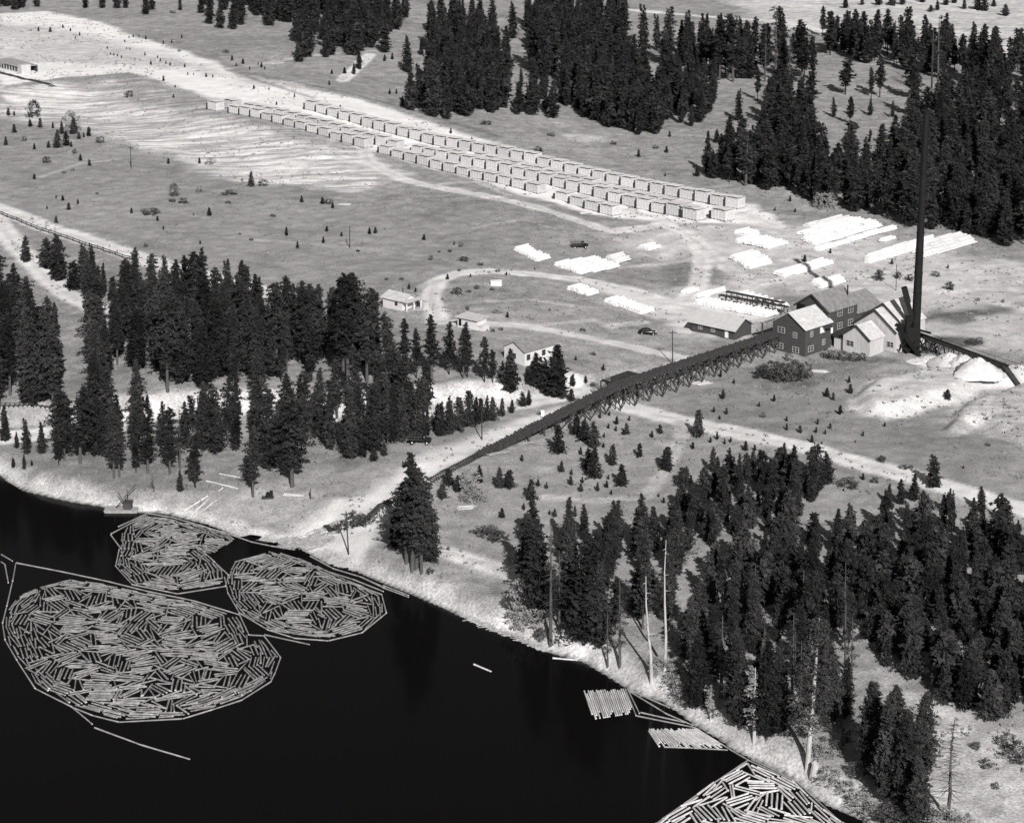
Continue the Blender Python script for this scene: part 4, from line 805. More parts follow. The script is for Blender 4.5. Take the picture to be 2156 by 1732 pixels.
raft('G', [(720, 215), (735, 140), (870, 60), (1000, 75), (1180, 115), (1330, 150), (1405, 200), (1320, 250), (1270, 285), (1200, 265), (1330, 385), (1330, 465), (1100, 500), (1000, 500), (800, 465), (705, 360), (715, 270)], 'the upper left raft', 15000, 7)
raft('I', [(505, 1362), (780, 1475), (900, 1590), (1020, 1680), (1200, 1800), (-150, 1800), (0, 1700), (200, 1560), (300, 1490)], 'the bright corner raft', 10000, 8, True)
def between(k, A0, A1, B0, B1, n, raftname, bright=True, skew=.25):
    for i in range(n):
        t = i/(n-1); p = plane(*c2p(k, A0[0]*(1-t)+A1[0]*t, A0[1]*(1-t)+A1[1]*t), 0); q = plane(*c2p(k, B0[0]*(1-t)+B1[0]*t, B0[1]*(1-t)+B1[1]*t), 0)
        f = random.uniform(0, skew)
        if random.random() < .5: q = q+(p-q)*f
        else: p = p+(q-p)*f*.5
        d = q-p; L = np.hypot(*d); FLOAT.append(((p[0]+q[0])/2, (p[1]+q[1])/2, math.atan2(d[1], d[0]), L, random.uniform(.85, 1.05), raftname, bright))
between('H', (1330, 1105), (1575, 1092), (1388, 1272), (1625, 1235), 21, 'the combed bundle near the bank')
between('I', (-90, 1165), (200, 1165), (-20, 1270), (400, 1285), 26, 'the slanted bundle by the bank')
SINGLES = [('H', (672, 945), (775, 988), 'lone log drifting in open water'), ('H', (1142, 908), (1290, 920), 'thick bright log lying against the bank'), ('H', (1040, 848), (1100, 866), 'short log at the foot of the bank'),
           ('D', (1310, 1322), (1430, 1345), 'long log lying on the landing beside the tall pine'), ('D', (1230, 1365), (1420, 1410), 'thin pole lying on the upper landing'), ('D', (1170, 1540), (1330, 1405), 'long pale skid pole slanting down the landing'),
           ('D', (1100, 1545), (1240, 1460), 'second pale skid pole slanting down the landing'), ('D', (1150, 1590), (1290, 1480), 'third pale skid pole slanting down the landing'), ('H', (935, 312), (1035, 385), 'thin pale pole leaning before the dark firs'), ('H', (875, 378), (945, 348), 'short pale log on the dirt track'),
           ('H', (640, 678), (712, 712), 'thin log floating close along the bank'), ('A', (1620, 385), (1700, 378), 'dark fallen log on the upper meadow'), ('I', (900, 1400), (1200, 1360), 'long pale fallen trunk on the lower right bank')]
for k, p, q, lb in SINGLES:
    a = G(k, *p); b = G(k, *q); wet = 'water' in lb or 'against' in lb or 'foot' in lb or 'floating' in lb
    if wet: a = tuple(plane(*c2p(k, *p), 0))+(.03,); b = tuple(plane(*c2p(k, *q), 0))+(.03,)
    d = np.array(b)-np.array(a); L = np.linalg.norm(d); c = (np.array(a)+np.array(b))/2
    o = link('log', random.choice(LB), None, tuple(c+np.array([0, 0, .0 if wet else .2])), math.atan2(d[1], d[0]), (L/LOGL, 1.1, 1.1)); o.rotation_euler[1] = -math.asin(d[2]/L)
    tag(o, lb, 'log')
BOOMS = [('G', [(95, 340), (355, 390), (640, 450), (880, 510), (1150, 565), (1430, 650), (1485, 770), (1575, 775), (1675, 905), (1640, 1000), (1615, 1050), (1440, 1160), (1270, 1215), (1090, 1270), (710, 1290), (550, 1250), (430, 1200), (210, 1090), (100, 920), (30, 800), (15, 700), (40, 600), (75, 450), (95, 340)], 'the big oval raft'),
         ('G', [(430, 1200), (552, 1303)], 'the tail below the big oval raft'), ('G', [(562, 1322), (840, 1425), (1135, 1512)], 'the drifting tail chain'), ('G', [(8, 290), (75, 330)], 'the left edge chain'), ('G', [(8, 335), (30, 350), (50, 460)], 'the left edge loop'),
         ('G', [(1340, 425), (1360, 520), (1430, 640), (1600, 740), (1760, 790), (1960, 805), (2160, 757), (2305, 640), (2278, 530), (2150, 480), (1960, 425), (1870, 420)], 'the right-hand oval raft'), ('G', [(1575, 768), (1850, 828)], 'the tail of the right-hand raft'),
         ('G', [(705, 125), (880, 45), (1030, 70), (1190, 115), (1400, 180), (1500, 215), (1620, 240), (1760, 262)], 'the shore side of the upper left raft'), ('G', [(662, 168), (872, 55)], 'the upper left raft arm'), ('G', [(660, 172), (722, 256)], 'the corner of the upper left raft'), ('G', [(712, 258), (690, 360), (790, 470), (1060, 525), (1345, 480), (1365, 415), (1200, 260), (1060, 190)], 'the upper left raft'),
         ('G', [(1850, 300), (1990, 375), (2156, 425), (2290, 490), (2440, 545)], 'the shore side of the right-hand raft'), ('G', [(1800, 330), (1980, 400), (2110, 440), (2290, 512)], 'the inner shore chain of the right-hand raft'), ('H', [(130, 475), (285, 535)], 'the end of the shore chain'), ('H', [(0, 425), (140, 488)], 'the end of the shore chain beside it'),
         ('H', [(1575, 1092), (1640, 1252), (1990, 1322)], 'the frame between the two bundles'), ('H', [(1590, 1095), (1660, 1240)], 'the doubled frame between the bundles'), ('H', [(1665, 1232), (1930, 1292)], 'the upper frame between the bundles'), ('H', [(1600, 1105), (1820, 1240), (1980, 1310)], 'the bank side of the frame'), ('H', [(1600, 1098), (1840, 1205)], 'the bank edge above the frame'),
         ('H', [(1805, 1438), (1980, 1444), (2188, 1456)], 'the lower edge of the slanted bundle'), ('I', [(190, 1155), (410, 1292), (510, 1350)], 'the bank side of the slanted bundle'), ('I', [(-160, 1830), (0, 1700), (130, 1610), (300, 1490), (510, 1350)], 'the water side of the bright corner raft'), ('I', [(510, 1350), (640, 1410), (800, 1478), (920, 1590), (1040, 1700), (1160, 1790)], 'the bank side of the bright corner raft'), ('I', [(530, 1345), (700, 1425), (830, 1495)], 'the outer bank chain of the corner raft'),
         ('X', [(470, 600), (650, 515)], 'the log slip'), ('X', [(360, 690), (680, 545)], 'the log slip second pole'), ('X', [(410, 710), (780, 560)], 'the log slip third pole')]
SZ = 0
for k, pts, nm in BOOMS:
    q = [plane(*c2p(k, *p), 0.0) for p in pts]; segs = []
    for i in range(len(q)-1):
        L = np.hypot(*(q[i+1]-q[i])); n = max(1, round(L/9.5))
        for j in range(n): segs.append((q[i]+(q[i+1]-q[i])*j/n, q[i]+(q[i+1]-q[i])*(j+1)/n))
    for c, (a, b) in enumerate(segs):
        d = b-a; L = np.hypot(*d)*.98; m = (a+b)/2; o = link('boom_log', random.choice(BM), None, (m[0], m[1], .06), math.atan2(d[1], d[0]), (L/LOGL, .8, .8))
        tag(o, 'boom log, %s along %s' % (ordw(c+1), nm), 'boom log', 'boom logs chained around the rafts')
vis = []
for f in FLOAT:
    px, py = proj(f[0], f[1], 0)
    vis.append((px, py))
order = sorted([i for i in range(len(FLOAT)) if -20 < vis[i][0] < 2170 and vis[i][1] < 1745], key=lambda i: -vis[i][1])
ind = set(order[:282]); cen = {}
for i, f in enumerate(FLOAT): cen.setdefault(f[5], []).append(i)
sv, sf, off = [], [], 0
tmpl = MB(); tmpl.cyl((-.5, 0, 0), (.5, 0, 0), 1, .85, 7); TV = np.array(tmpl.v)
TF = []
for f in tmpl.f:
    for j in range(1, len(f)-1): TF.append((f[0], f[j], f[j+1]))
TF = np.array(TF)
for nm, L in cen.items():
    xs = [vis[i][0] for i in L]; ys = [vis[i][1] for i in L]; x0, x1, y0, y1 = min(xs), max(xs)+1, min(ys), max(ys)+1
    li = sorted([i for i in L if i in ind], key=lambda i: (int((vis[i][1]-y0)/(y1-y0)*12), vis[i][0]))
    rowc = {}
    for i in li:
        r_ = int((vis[i][1]-y0)/(y1-y0)*12); rowc[r_] = rowc.get(r_, 0)+1
        x, y, a, ln, rs, _, br = FLOAT[i]
        o = link('log', random.choice(LB if br else LG), None, (x, y, .05+random.uniform(-.03, .03)), a+(math.pi if random.random() < .5 else 0), (ln/LOGL, rs, rs))
        if 'bundle' in nm: lb = 'floating log in %s, %s from the left' % (nm, ordw(sorted(L, key=lambda q: vis[q][0]).index(i)+1))
        else: lb = 'floating log in %s, %s from left in its %s band up' % (nm, ordw(rowc[r_]), ordw(12-r_))
        tag(o, lb, 'log', 'logs floating in '+nm)
for i, f in enumerate(FLOAT):
    if i in ind: continue
    x, y, a, ln, rs, _, br = f; r0 = .152*rs; c, s = math.cos(a), math.sin(a)
    X = TV[:, 0]*ln; Y = TV[:, 1]*r0; W = np.stack([X*c-Y*s+x, X*s+Y*c+y, TV[:, 2]*r0+.05+random.uniform(-.03, .03)], 1); sv.append(W); sf.append(TF+off); off += len(W)
M['logmass'] = tonemat('raft_log_bark', .21, .65, .9, .9)
tag(link('raft_logs', npmesh('raft_logs', np.vstack(sv), np.vstack(sf), M['logmass'])), 'mass of pale floating logs packed in the three left rafts', 'logs', kind='stuff')
print('FLOAT', len(FLOAT))
# ---------------------------------------------------------------- buildings
def mkwin(par, c, u, n, w, h, frame='sash', pane='glass', name='window', cross=True):
    """window centred at c on a wall, u along the wall, n outward"""
    c = Vector(c); u = Vector(u); n = Vector(n); Z = Vector((0, 0, 1)); m = MB(); t = .09
    m.obox(c+Z*(h/2)+n*.05, u*(w/2+t), n*.05, Z*t/2); m.obox(c-Z*(h/2)+n*.05, u*(w/2+t), n*.05, Z*t/2)
    for s in (-1, 1): m.obox(c+u*s*(w/2+t/2)+n*.052, u*t/2, n*.05, Z*(h/2-t/2))
    if cross:
        m.obox(c+n*.045, u*.05, n*.04, Z*(h/2-t/2)); m.obox(c+n*.043, u*(w/2), n*.035, Z*.03)
    f = link(name, m.mesh(name, [frame]), par)
    g = MB(); g.obox(c+n*.02, u*w/2, n*.02, Z*h/2); link('pane', g.mesh('pane', [pane]), f); return f
def gable(par, a0, a1, b0, b1, eave, ridge, wall, roof, oh=.45, base=-1.2, th=.14, trim=None):
    """local frame: a along the ridge, b across"""
    bm = (b0+b1)/2; m = MB()
    v = [(a0, b0, base), (a0, b1, base), (a0, b1, eave), (a0, bm, ridge), (a0, b0, eave), (a1, b0, base), (a1, b1, base), (a1, b1, eave), (a1, bm, ridge), (a1, b0, eave)]
    m.add(v, [(4, 3, 2, 1, 0), (5, 6, 7, 8, 9), (0, 5, 9, 4), (1, 2, 7, 6), (0, 1, 6, 5), (4, 9, 8, 3), (3, 8, 7, 2)])
    link('wall', m.mesh('wall', [wall]), par)
    r = MB(); sl = (ridge-eave)/(bm-b0); g = .05
    for sgn, be in ((-1, b0), (1, b1)):
        e = be+sgn*oh; ze = eave-oh*sl+g; zr = ridge+g
        r.add([(a0-oh, e, ze), (a1+oh, e, ze), (a1+oh, bm, zr), (a0-oh, bm, zr), (a0-oh, e, ze+th), (a1+oh, e, ze+th), (a1+oh, bm, zr+th), (a0-oh, bm, zr+th)],
              [(0, 3, 2, 1), (4, 5, 6, 7), (0, 1, 5, 4), (1, 2, 6, 5), (0, 4, 7, 3), (2, 3, 7, 6)])
    ro = link('roof', r.mesh('roof', [roof]), par)
    if trim:
        t = MB()
        for sgn, be in ((-1, b0), (1, b1)):
            e = be+sgn*oh; ze = eave-oh*sl+g; zr = ridge+g
            t.beam((a0-oh-.06, e, ze-.05), (a0-oh-.06, bm, zr-.05), .1, .45)
        link('fascia', t.mesh('fascia', [trim]), ro)
    return ro
ox, oy, oz = G('F', 848, 620); zm = oz
mill = link('sawmill', None, None, (ox, oy, oz), R(45)); tag(mill, 'dark board sawmill with stepped gabled wings at the top of the trestle', 'sawmill')
A1 = (1, 0, 0); B1 = (0, 1, 0); NG = (-1, 0, 0); NS = (0, -1, 0)
gable(mill, 0, 10, 0, 9.7, 6.7, 9.8, 'darkwall', 'roofpale')
gable(mill, 10.03, 21.5, .75, 10.5, 9.0, 12.3, 'darkwall', 'roofmid', trim='roofdark')
gable(mill, 21.53, 31.4, .75, 10.7, 6.5, 9.6, 'darkwall', 'roofmid')
for b, z, w in ((7.1, 5.2, 1.9), (3.0, 4.7, 1.0), (7.4, 1.3, 1.7), (2.7, 1.2, 1.7)): mkwin(mill, (0, b, z), B1, NG, w, 1.3)
for a, z, w in ((2.2, 1.6, 1.9), (7.2, 2.2, .9), (2.5, 5.1, .8)): mkwin(mill, (a, 0, z), A1, NS, w, 1.3)
mkwin(mill, (6.7, 0, 5.3), A1, NS, 1.8, 1.4, pane='trim')
for a, z, w in ((14.5, 7.8, 1.7), (18.8, 7.8, 1.7), (14.5, 4.6, 1.7), (18.8, 4.6, 1.7), (26, 4.6, 1.6)): mkwin(mill, (a, .75, z), A1, NS, w, 1.5)
mkwin(mill, (10.03, 3.2, 8.2), B1, NG, 1.0, 1.2); mkwin(mill, (11.3, .75, 4.2), A1, NS, .8, 1.6, pane='trim', name='door', cross=False)
aw = MB(); aw.obox((7.6, -.75, 6.15), (1.2, 0, 0), (0, .8, .28), (0, 0, .06)); link('awning', aw.mesh('awning', ['roofdark']), mill)
op = MB(); op.obox((10.0, 9.0, 8.3), (.06, 0, 0), (0, 1.2, 0), (0, 0, 1.0)); link('wall_opening', op.mesh('wall_opening', ['iron']), mill)
lt = MB(); lt.add([(1, 9.72, 6.6), (10, 9.72, 6.6), (10, 14.2, 5.2), (1, 14.2, 5.2), (1, 9.72, 6.75), (10, 9.72, 6.75), (10, 14.2, 5.35), (1, 14.2, 5.35)], [(0, 3, 2, 1), (4, 5, 6, 7), (0, 1, 5, 4), (1, 2, 6, 5), (2, 3, 7, 6), (0, 4, 7, 3)])
link('roof', lt.mesh('roof', ['roofmid']), mill)
lw = MB(); lw.box(5.5, 9.75, -1, 5.8, 14, 5.6); 
for a in (1.1, 9.5): lw.box(a, 13.7, -1, a+.3, 14.0, 5.3)
link('canopy_wall', lw.mesh('canopy_wall', ['darkwall']), mill)
ch = MB(); ch.cyl((20.5, 3, 10.5), (20.5, 3, 13.2), .16, .16, 8); link('vent_pipe', ch.mesh('vent_pipe', ['iron']), mill)
boil = link('boiler_house', None, None, (ox, oy, oz), R(45)); tag(boil, 'pale boarded boiler house of three stepped gables beside the smokestack', 'building')
gable(boil, 9.7, 15.2, -11.7, -3.9, 4.5, 7.3, 'palewall', 'roofpale', trim='roofdark', oh=.3)
gable(boil, 16.4, 19.57, -14.4, -2.2, 5.6, 9.9, 'palewall', 'roofpale', trim='roofdark', oh=.3)
gable(boil, 19.6, 28.6, -14.1, -2.5, 6.75, 10.9, 'palewall', 'roofpale', trim='roofdark', oh=.3)
sm = MB(); sm.box(15.2, -9, -1, 16.38, -3, 4.2); link('link_passage', sm.mesh('link_passage', ['palewall']), boil)
lw = MB(); lw.box(10.6, -3.88, -1, 14.8, -.6, 3.0); link('lean_to', lw.mesh('lean_to', ['palewall']), boil)
hd = MB(); N_ = 8
for i in range(N_):
    t0, t1 = math.pi*i/N_, math.pi*(i+1)/N_
    p = [(10.3, -2.2+2*math.cos(t), 3.0+1.7*math.sin(t)) for t in (t0, t1)]; q = [(15.1, a[1], a[2]) for a in p]
    hd.add([p[0], p[1], q[1], q[0]], [(0, 1, 2, 3)])
hd.add([(10.3, -2.2+2*math.cos(math.pi*i/N_), 3+1.7*math.sin(math.pi*i/N_)) for i in range(N_+1)], [tuple(range(N_+1))])
link('curved_roof', hd.mesh('curved_roof', ['roofdark']), boil)
mkwin(boil, (9.7, -6.0, 2.6), B1, NG, 2.0, 1.3); mkwin(boil, (16.4, -12.8, 2.3), B1, NG, 1.8, 1.3)
dr = MB(); dr.box(15.3, -9.2, .6, 16.1, -9.05, 3.2); link('door', dr.mesh('door', ['iron']), boil)
stp = MB()
for i in range(5): stp.box(15.2, -9.6-.35*i, 1.0-.25*i, 16.3, -9.25-.35*i, 1.1-.25*i)
stp.beam((15.2, -9.2, 2.1), (15.2, -11.2, .9), .08, .08); link('steps', stp.mesh('steps', ['timberpale']), boil)
# smokestack
sx, sy, sz = G('F', 1503, 590)
st = link('smokestack', None, None, (sx, sy, sz)); tag(st, 'tall black iron smokestack rising beside the boiler house', 'smokestack')
Hs = 58.0; lean = Vector((1.2, 0, Hs)); m = MB(); rs = [1.12, 1.0, .88, .78, .74]
for i in range(4): m.cyl(lean*(i/4), lean*((i+1)/4), rs[i], rs[i+1], 20)
link('shaft', m.mesh('shaft', ['iron']), st)
m = MB()
for i in range(1, 12): c = lean*(i/12); r0 = 1.12-(.38*i/12)+.05; m.cyl(c-Vector((0, 0, .12)), c+Vector((0, 0, .12)), r0, r0, 20)
m.cyl(lean-Vector((0, 0, .3)), lean+Vector((0, 0, .2)), .86, .86, 20); link('bands', m.mesh('bands', ['iron']), st)
m = MB(); m.box(-2.3, -1.3, -1, 1.0, 1.5, 6.2); m.cyl((-1.9, -.8, 0), (-1.9, -.8, 9.0), .75, .7, 12); link('fire_box', m.mesh('fire_box', ['iron']), st)
m = MB(); m.beam((-2.9, 0, 15.8), (-1.9, 0, 12.2), 1.5, 1.3); m.beam((-2.2, 0, 12.8), (-.5, 0, 7.6), 1.2, 1.0); link('breeching', m.mesh('breeching', ['iron']), st)
m = MB(); random.seed(4)
for i in range(16):
    p = Vector((random.uniform(-4, 5), random.uniform(-3, 1), random.uniform(0, 2))); m.beam(p, p+Vector((random.uniform(-3, 3), random.uniform(-1, 1), random.uniform(.5, 3.5))), .3, .3)
m.beam((-4.3, -1, 6.5), (1.5, -4, -1.2), 1.2, .5); m.beam((-4.6, .2, 6.8), (3.5, -1.5, 5.0), .9, .35)
link('machinery', m.mesh('machinery', ['iron']), st)
# waste conveyor
c0 = Vector(G('Y', 620, 960)); c1 = Vector(G('Y', 1900, 1300)); cv = link('waste_conveyor', None, None, tuple(c0)); tag(cv, 'long dark elevated waste conveyor running right from the smokestack over sawdust heaps', 'conveyor')
d = c1-c0; d.z = 0; zz = 3.6; m = MB(); u = d.normalized(); n = Vector((-u.y, u.x, 0))
for s_ in (-.6, .6): m.beam(n*s_+Vector((0, 0, zz)), d+n*s_+Vector((0, 0, zz+.3)), .18, .7)
m.beam(Vector((0, 0, zz-.2)), d+Vector((0, 0, zz)), 1.2, .12); link('trough', m.mesh('trough', ['timber']), cv)
nb = 9
for i in range(nb):
    p = d*((i+.5)/nb); m = MB(); z0 = gz(c0.x+p.x, c0.y+p.y)-c0.z-.4
    for s_ in (-1, 1): m.beam(p+n*s_*1.4+Vector((0, 0, z0)), p+n*s_*.5+Vector((0, 0, zz)), .25, .25)
    m.beam(p-n*1.3+Vector((0, 0, z0+.4)), p+n*.6+Vector((0, 0, zz-.3)), .14, .14); link('bent', m.mesh('bent', ['timber']), cv)
m = MB()
for i in range(4): p = d*(.86+.035*i); m.beam(p+Vector((0, -1.2, -.6)), p+Vector((.5, .5, zz)), .35, .35)
m.beam(d+Vector((0, 0, zz)), d+u*5+Vector((0, 0, .3)), 1.2, .4); link('end_frame', m.mesh('end_frame', ['timber']), cv)
m = MB(); m.cyl((0, 0, zz+1.0), d*1.6+Vector((0, 0, zz+2.4)), .05, .05, 5); link('guy_wire', m.mesh('guy_wire', ['iron']), cv)
def heap(k, a, rx, ry, h, label, seed, name='sawdust_heap', mat='sawdust', powr=1.0):
    x, y, z = G(k, *a); r = np.random.default_rng(seed); n, q = 28, 10; V = []; F = []
    for j in range(q+1):
        t = j/q
        for i in range(n):
            an = 6.283*i/n; w = 1+.12*math.sin(3*an+seed)+.06*r.normal(); zz = h*(1-t**powr)+.22*r.normal()*(0 < t < 1)-(.6 if j == q else 0)
            V.append((rx*t*w*math.cos(an), ry*t*w*math.sin(an), zz))
    for j in range(q):
        for i in range(n): a_ = j*n+i; b_ = j*n+(i+1) % n; F.append((a_, b_, b_+n, a_+n))
    me = npmesh(name, np.array(V), np.array(F), M[mat], 4); me.polygons.foreach_set('use_smooth', np.ones(len(F), bool))
    tag(link(name, me, None, (x, y, z)), label, 'sawdust heap', 'white sawdust heaps under the conveyor')
heap('Y', (1080, 1230), 6.5, 6, 3.6, 'leftmost white cone of sawdust under the waste conveyor', 1, powr=1.05)
heap('Y', (1280, 1270), 6.2, 6, 3.5, 'second white sawdust cone from the left under the conveyor', 2, powr=1.35)
heap('Y', (1480, 1300), 5.8, 5.6, 3.2, 'third white sawdust cone from the left under the conveyor', 3, powr=1.35)
heap('Y', (1680, 1360), 2.2, 3.0, 2.4, 'narrow pointed sawdust cone beneath the conveyor end', 4)
heap('Y', (800, 1150), 5.2, 4, 1.2, 'low white sawdust spill at the foot of the smokestack', 5)
heap('Y', (2100, 1290), 4.5, 4, 1.6, 'white sawdust mound past the end of the conveyor', 6)
# bunk house
p0 = np.array(G('F', 428, 520)); p1 = np.array(G('F', 175, 467)); d = p1-p0; L = np.hypot(d[0], d[1]); ang = math.atan2(d[1], d[0])
bk = link('bunkhouse', None, None, tuple(p0), ang); tag(bk, 'long low dark bunkhouse with a pale roof left of the mill', 'building')
gable(bk, 0, L, -7.2, 0, 2.6, 4.6, 'darkwall', 'roofbunk', oh=.7, trim=None)
for a in (L*.5, L*.8): mkwin(bk, (a, 0, 1.5), A1, (0, 1, 0), .95, 1.1)
mkwin(bk, (L*.18, 0, 1.1), A1, (0, 1, 0), .9, 1.8, pane='trim', name='door', cross=False)
# white house
p0 = np.array(G('P', 1104.6, 771)); hs = link('white_house', None, None, tuple(p0), R(45)); tag(hs, 'white cottage with a grey gabled roof behind the pines', 'house')
gable(hs, 0, 9.4, 0, 6.6, 3.3, 5.0, 'whitewall', 'roofmid', oh=.35)
mkwin(hs, (1.2, 0, 1.9), A1, NS, .9, 1.2, 'roofdark'); mkwin(hs, (6.2, 0, 2.0), A1, NS, .9, 1.2, 'roofdark'); mkwin(hs, (0, 3.3, 1.8), B1, NG, .8, 1.1, 'roofdark')
# shed with porch
p0 = np.array(G('E', 487, 355)); p1 = np.array(G('E', 362, 325)); d = p1-p0; L = np.hypot(d[0], d[1]); ang = math.atan2(d[1], d[0])
sh = link('porch_house', None, None, tuple(p0), ang); tag(sh, 'small pale shack with an open porch and low roof beside the bend', 'house')
gable(sh, 1.6, L+1, -5.2, 0, 2.6, 3.7, 'whitewall', 'roofpale', oh=.5)
m = MB(); m.add([(-.6, .6, 2.5), (1.55, .6, 2.6), (1.55, -5.8, 2.6), (-.6, -5.8, 2.5), (-.6, .6, 2.62), (1.55, .6, 2.72), (1.55, -5.8, 2.72), (-.6, -5.8, 2.62)], [(0, 3, 2, 1), (4, 5, 6, 7), (0, 1, 5, 4), (1, 2, 6, 5), (2, 3, 7, 6), (0, 4, 7, 3)]); link('porch_roof', m.mesh('porch_roof', ['roofpale']), sh)
for b_ in (0, -2.6, -5.1):
    m = MB(); m.box(-.1, b_-.1, -.6, .1, b_+.1, 2.48); link('porch_post', m.mesh('porch_post', ['trim']), sh)
m = MB(); m.box(-.2, -5.3, -.6, 1.58, .1, .25); link('porch_floor', m.mesh('porch_floor', ['timberpale']), sh)
mkwin(sh, (3.6, 0, 1.6), A1, (0, 1, 0), .7, .8, 'roofdark'); m = MB(); m.cyl((3.8, -2.6, 3.2), (3.8, -2.6, 5.1), .1, .1, 8); link('stove_pipe', m.mesh('stove_pipe', ['iron']), sh)
# flat roofed shed
p0 = np.array(G('E', 905, 462)); p1 = np.array(G('E', 790, 440)); d = p1-p0; L = np.hypot(d[0], d[1]); ang = math.atan2(d[1], d[0])
sd = link('open_shed', None, None, tuple(p0), ang); tag(sd, 'small whitish flat-roofed shed with rafter ends beside the lower road', 'shed')
m = MB(); m.box(0, -3.8, -.6, L, 0, 2.3); link('wall', m.mesh('wall', ['whitewall']), sd)
m = MB(); m.obox((L/2, -1.9, 2.55), (L/2+.5, 0, 0), (0, 2.4, -.12), (0, 0, .07)); link('roof', m.mesh('roof', ['roofpale']), sd)
m = MB()
for i in range(9): m.box(.1+i*(L-.2)/8, .1, 2.28, .2+i*(L-.2)/8, .62, 2.42)
link('rafter_ends', m.mesh('rafter_ends', ['roofdark']), sd)
m = MB(); m.box(-1.6, -2.8, -.5, -.02, -.2, 1.1); m.box(-1.65, -2.9, 1.12, 0, 0, 1.2); link('lean_to', m.mesh('lean_to', ['whitewall']), sd)
m = MB(); m.box(L*.8, .01, .3, L*.8+.8, .05, 1.9); link('door', m.mesh('door', ['iron']), sd)
# far left open shed and railway spur
p0 = np.array(G('A', 105, 437)); p1 = np.array(G('A', -40, 398)); d = p1-p0; L = np.hypot(d[0], d[1]); ang = math.atan2(d[1], d[0])
o = link('loading_shed', None, None, tuple(p0), ang); tag(o, 'low open loading shed with a long grey roof at the upper left edge', 'shed')
m = MB(); m.obox((L/2, -4, 2.6), (L/2+1, 0, 0), (0, 4.5, .1), (0, 0, .1)); link('roof', m.mesh('roof', ['timberpale']), o)
for i in range(10):
    m = MB(); m.box(i*L/9-.15, -.2, -.8, i*L/9+.15, .2, 2.4); link('post', m.mesh('post', ['timberpale']), o)
m = MB(); m.box(-1, -8.3, -.8, L, -8.0, 2.4); link('back_wall', m.mesh('back_wall', ['darkwall']), o)
m = MB(); m.box(-3.6, -4, -.8, -.6, 0, 3.6); link('end_hut', m.mesh('end_hut', ['palewall']), o)
# ---------------------------------------------------------------- railway tracks on the ground
def track(pts, label, gauge=1.4, ties=.9, mat='timber', name='railway_track', raised=.0):
    P3 = [Vector(p) for p in pts]; o = link(name, None, None, tuple(P3[0])); tag(o, label, 'railway track'); base = P3[0]
    tm, rm = MB(), [MB(), MB()]; Q = []
    for a, b in zip(P3[:-1], P3[1:]):
        L = (b-a).length; n = max(1, int(L/ties))
        for i in range(n): Q.append((a.lerp(b, i/n), (b-a).normalized()))
    prev = None
    for c, u in Q:
        z = max(c.z, gz(c.x, c.y)+.08)+raised; c = Vector((c.x, c.y, z)); n = Vector((-u.y, u.x, 0)).normalized()
        tm.obox(c-base, n*(gauge/2+.45), u*.13, Vector((0, 0, .09)))
        if prev:
            for s_, m in ((-1, rm[0]), (1, rm[1])): m.beam(prev[0]+prev[1]*s_*gauge/2+Vector((0, 0, .16))-base, c+n*s_*gauge/2+Vector((0, 0, .16))-base, .12, .14)
        prev = (c, n)
    link('ties', tm.mesh('ties', [mat]), o)
    for m in rm: link('rail', m.mesh('rail', ['rail']), o)
track([G('D', -60, 990), G('D', 60, 985), G('D', 200, 985), G('D', 360, 985), G('D', 620, 978), G('D', 860, 965)], 'straight railway track on the pale bench at the left edge')
track([G('A', -60, 425), G('A', 20, 440), G('A', 150, 475), G('A', 330, 520)], 'far spur track below the loading shed')
# ---------------------------------------------------------------- trestle
DK = [((1013, 957), .3), ((1070, 938), 1.1), ((1126, 921), 2.0), ((1215, 888), 3.6), ((1302, 862), 5.1), ((1411, 826), 5.5), ((1515, 783), 4.9), ((1605, 746), 4.3), ((1632, 736), 4.2)]
DP = []
for (a, h) in DK:
    x, y, z = G('P', *a); DP.append(Vector((x, y, z+h)))
# straighten in plan
A_, B_ = DP[0], DP[-1]
for i, p in enumerate(DP):
    t = ((p-A_).to_2d().dot((B_-A_).to_2d()))/((B_-A_).to_2d().length_squared); q = A_.lerp(B_, t); DP[i] = Vector((q.x*.7+p.x*.3, q.y*.7+p.y*.3, p.z))
def along(P, s):
    for a, b in zip(P[:-1], P[1:]):
        L = (b-a).length
        if s <= L: return a.lerp(b, s/L), (b-a).normalized()
        s -= L
    return P[-1], (P[-1]-P[-2]).normalized()
TL = sum((b-a).length for a, b in zip(DP[:-1], DP[1:]))
tr = link('trestle', None, None, tuple(DP[0])); tag(tr, 'long dark timber railway trestle climbing from the landing to the mill', 'trestle'); O = DP[0]
ties = MB(); s_ = 0
while s_ < TL:
    c, u = along(DP, s_); n = Vector((-u.y, u.x, 0)).normalized(); w = 1.45+random.uniform(-.2, .45); ties.obox(c-O, n*w, u*.19, Vector((0, 0, .12))); s_ += .86
link('deck_ties', ties.mesh('deck_ties', ['tie']), tr)
for off_ in (-1.2, 1.2, 0):
    m = MB()
    for a, b in zip(DP[:-1], DP[1:]):
        u = (b-a).normalized(); n = Vector((-u.y, u.x, 0)).normalized(); m.beam(a+n*off_-O-Vector((0, 0, .4)), b+n*off_-O-Vector((0, 0, .4)), .35, .5)
    link('stringer', m.mesh('stringer', ['timber']), tr)
for off_ in (-.72, .72):
    m = MB()
    for a, b in zip(DP[:-1], DP[1:]):
        u = (b-a).normalized(); n = Vector((-u.y, u.x, 0)).normalized(); m.beam(a+n*off_-O+Vector((0, 0, .2)), b+n*off_-O+Vector((0, 0, .2)), .12, .16)
    link('rail', m.mesh('rail', ['rail']), tr)
s_ = 8.0; nbent = 0
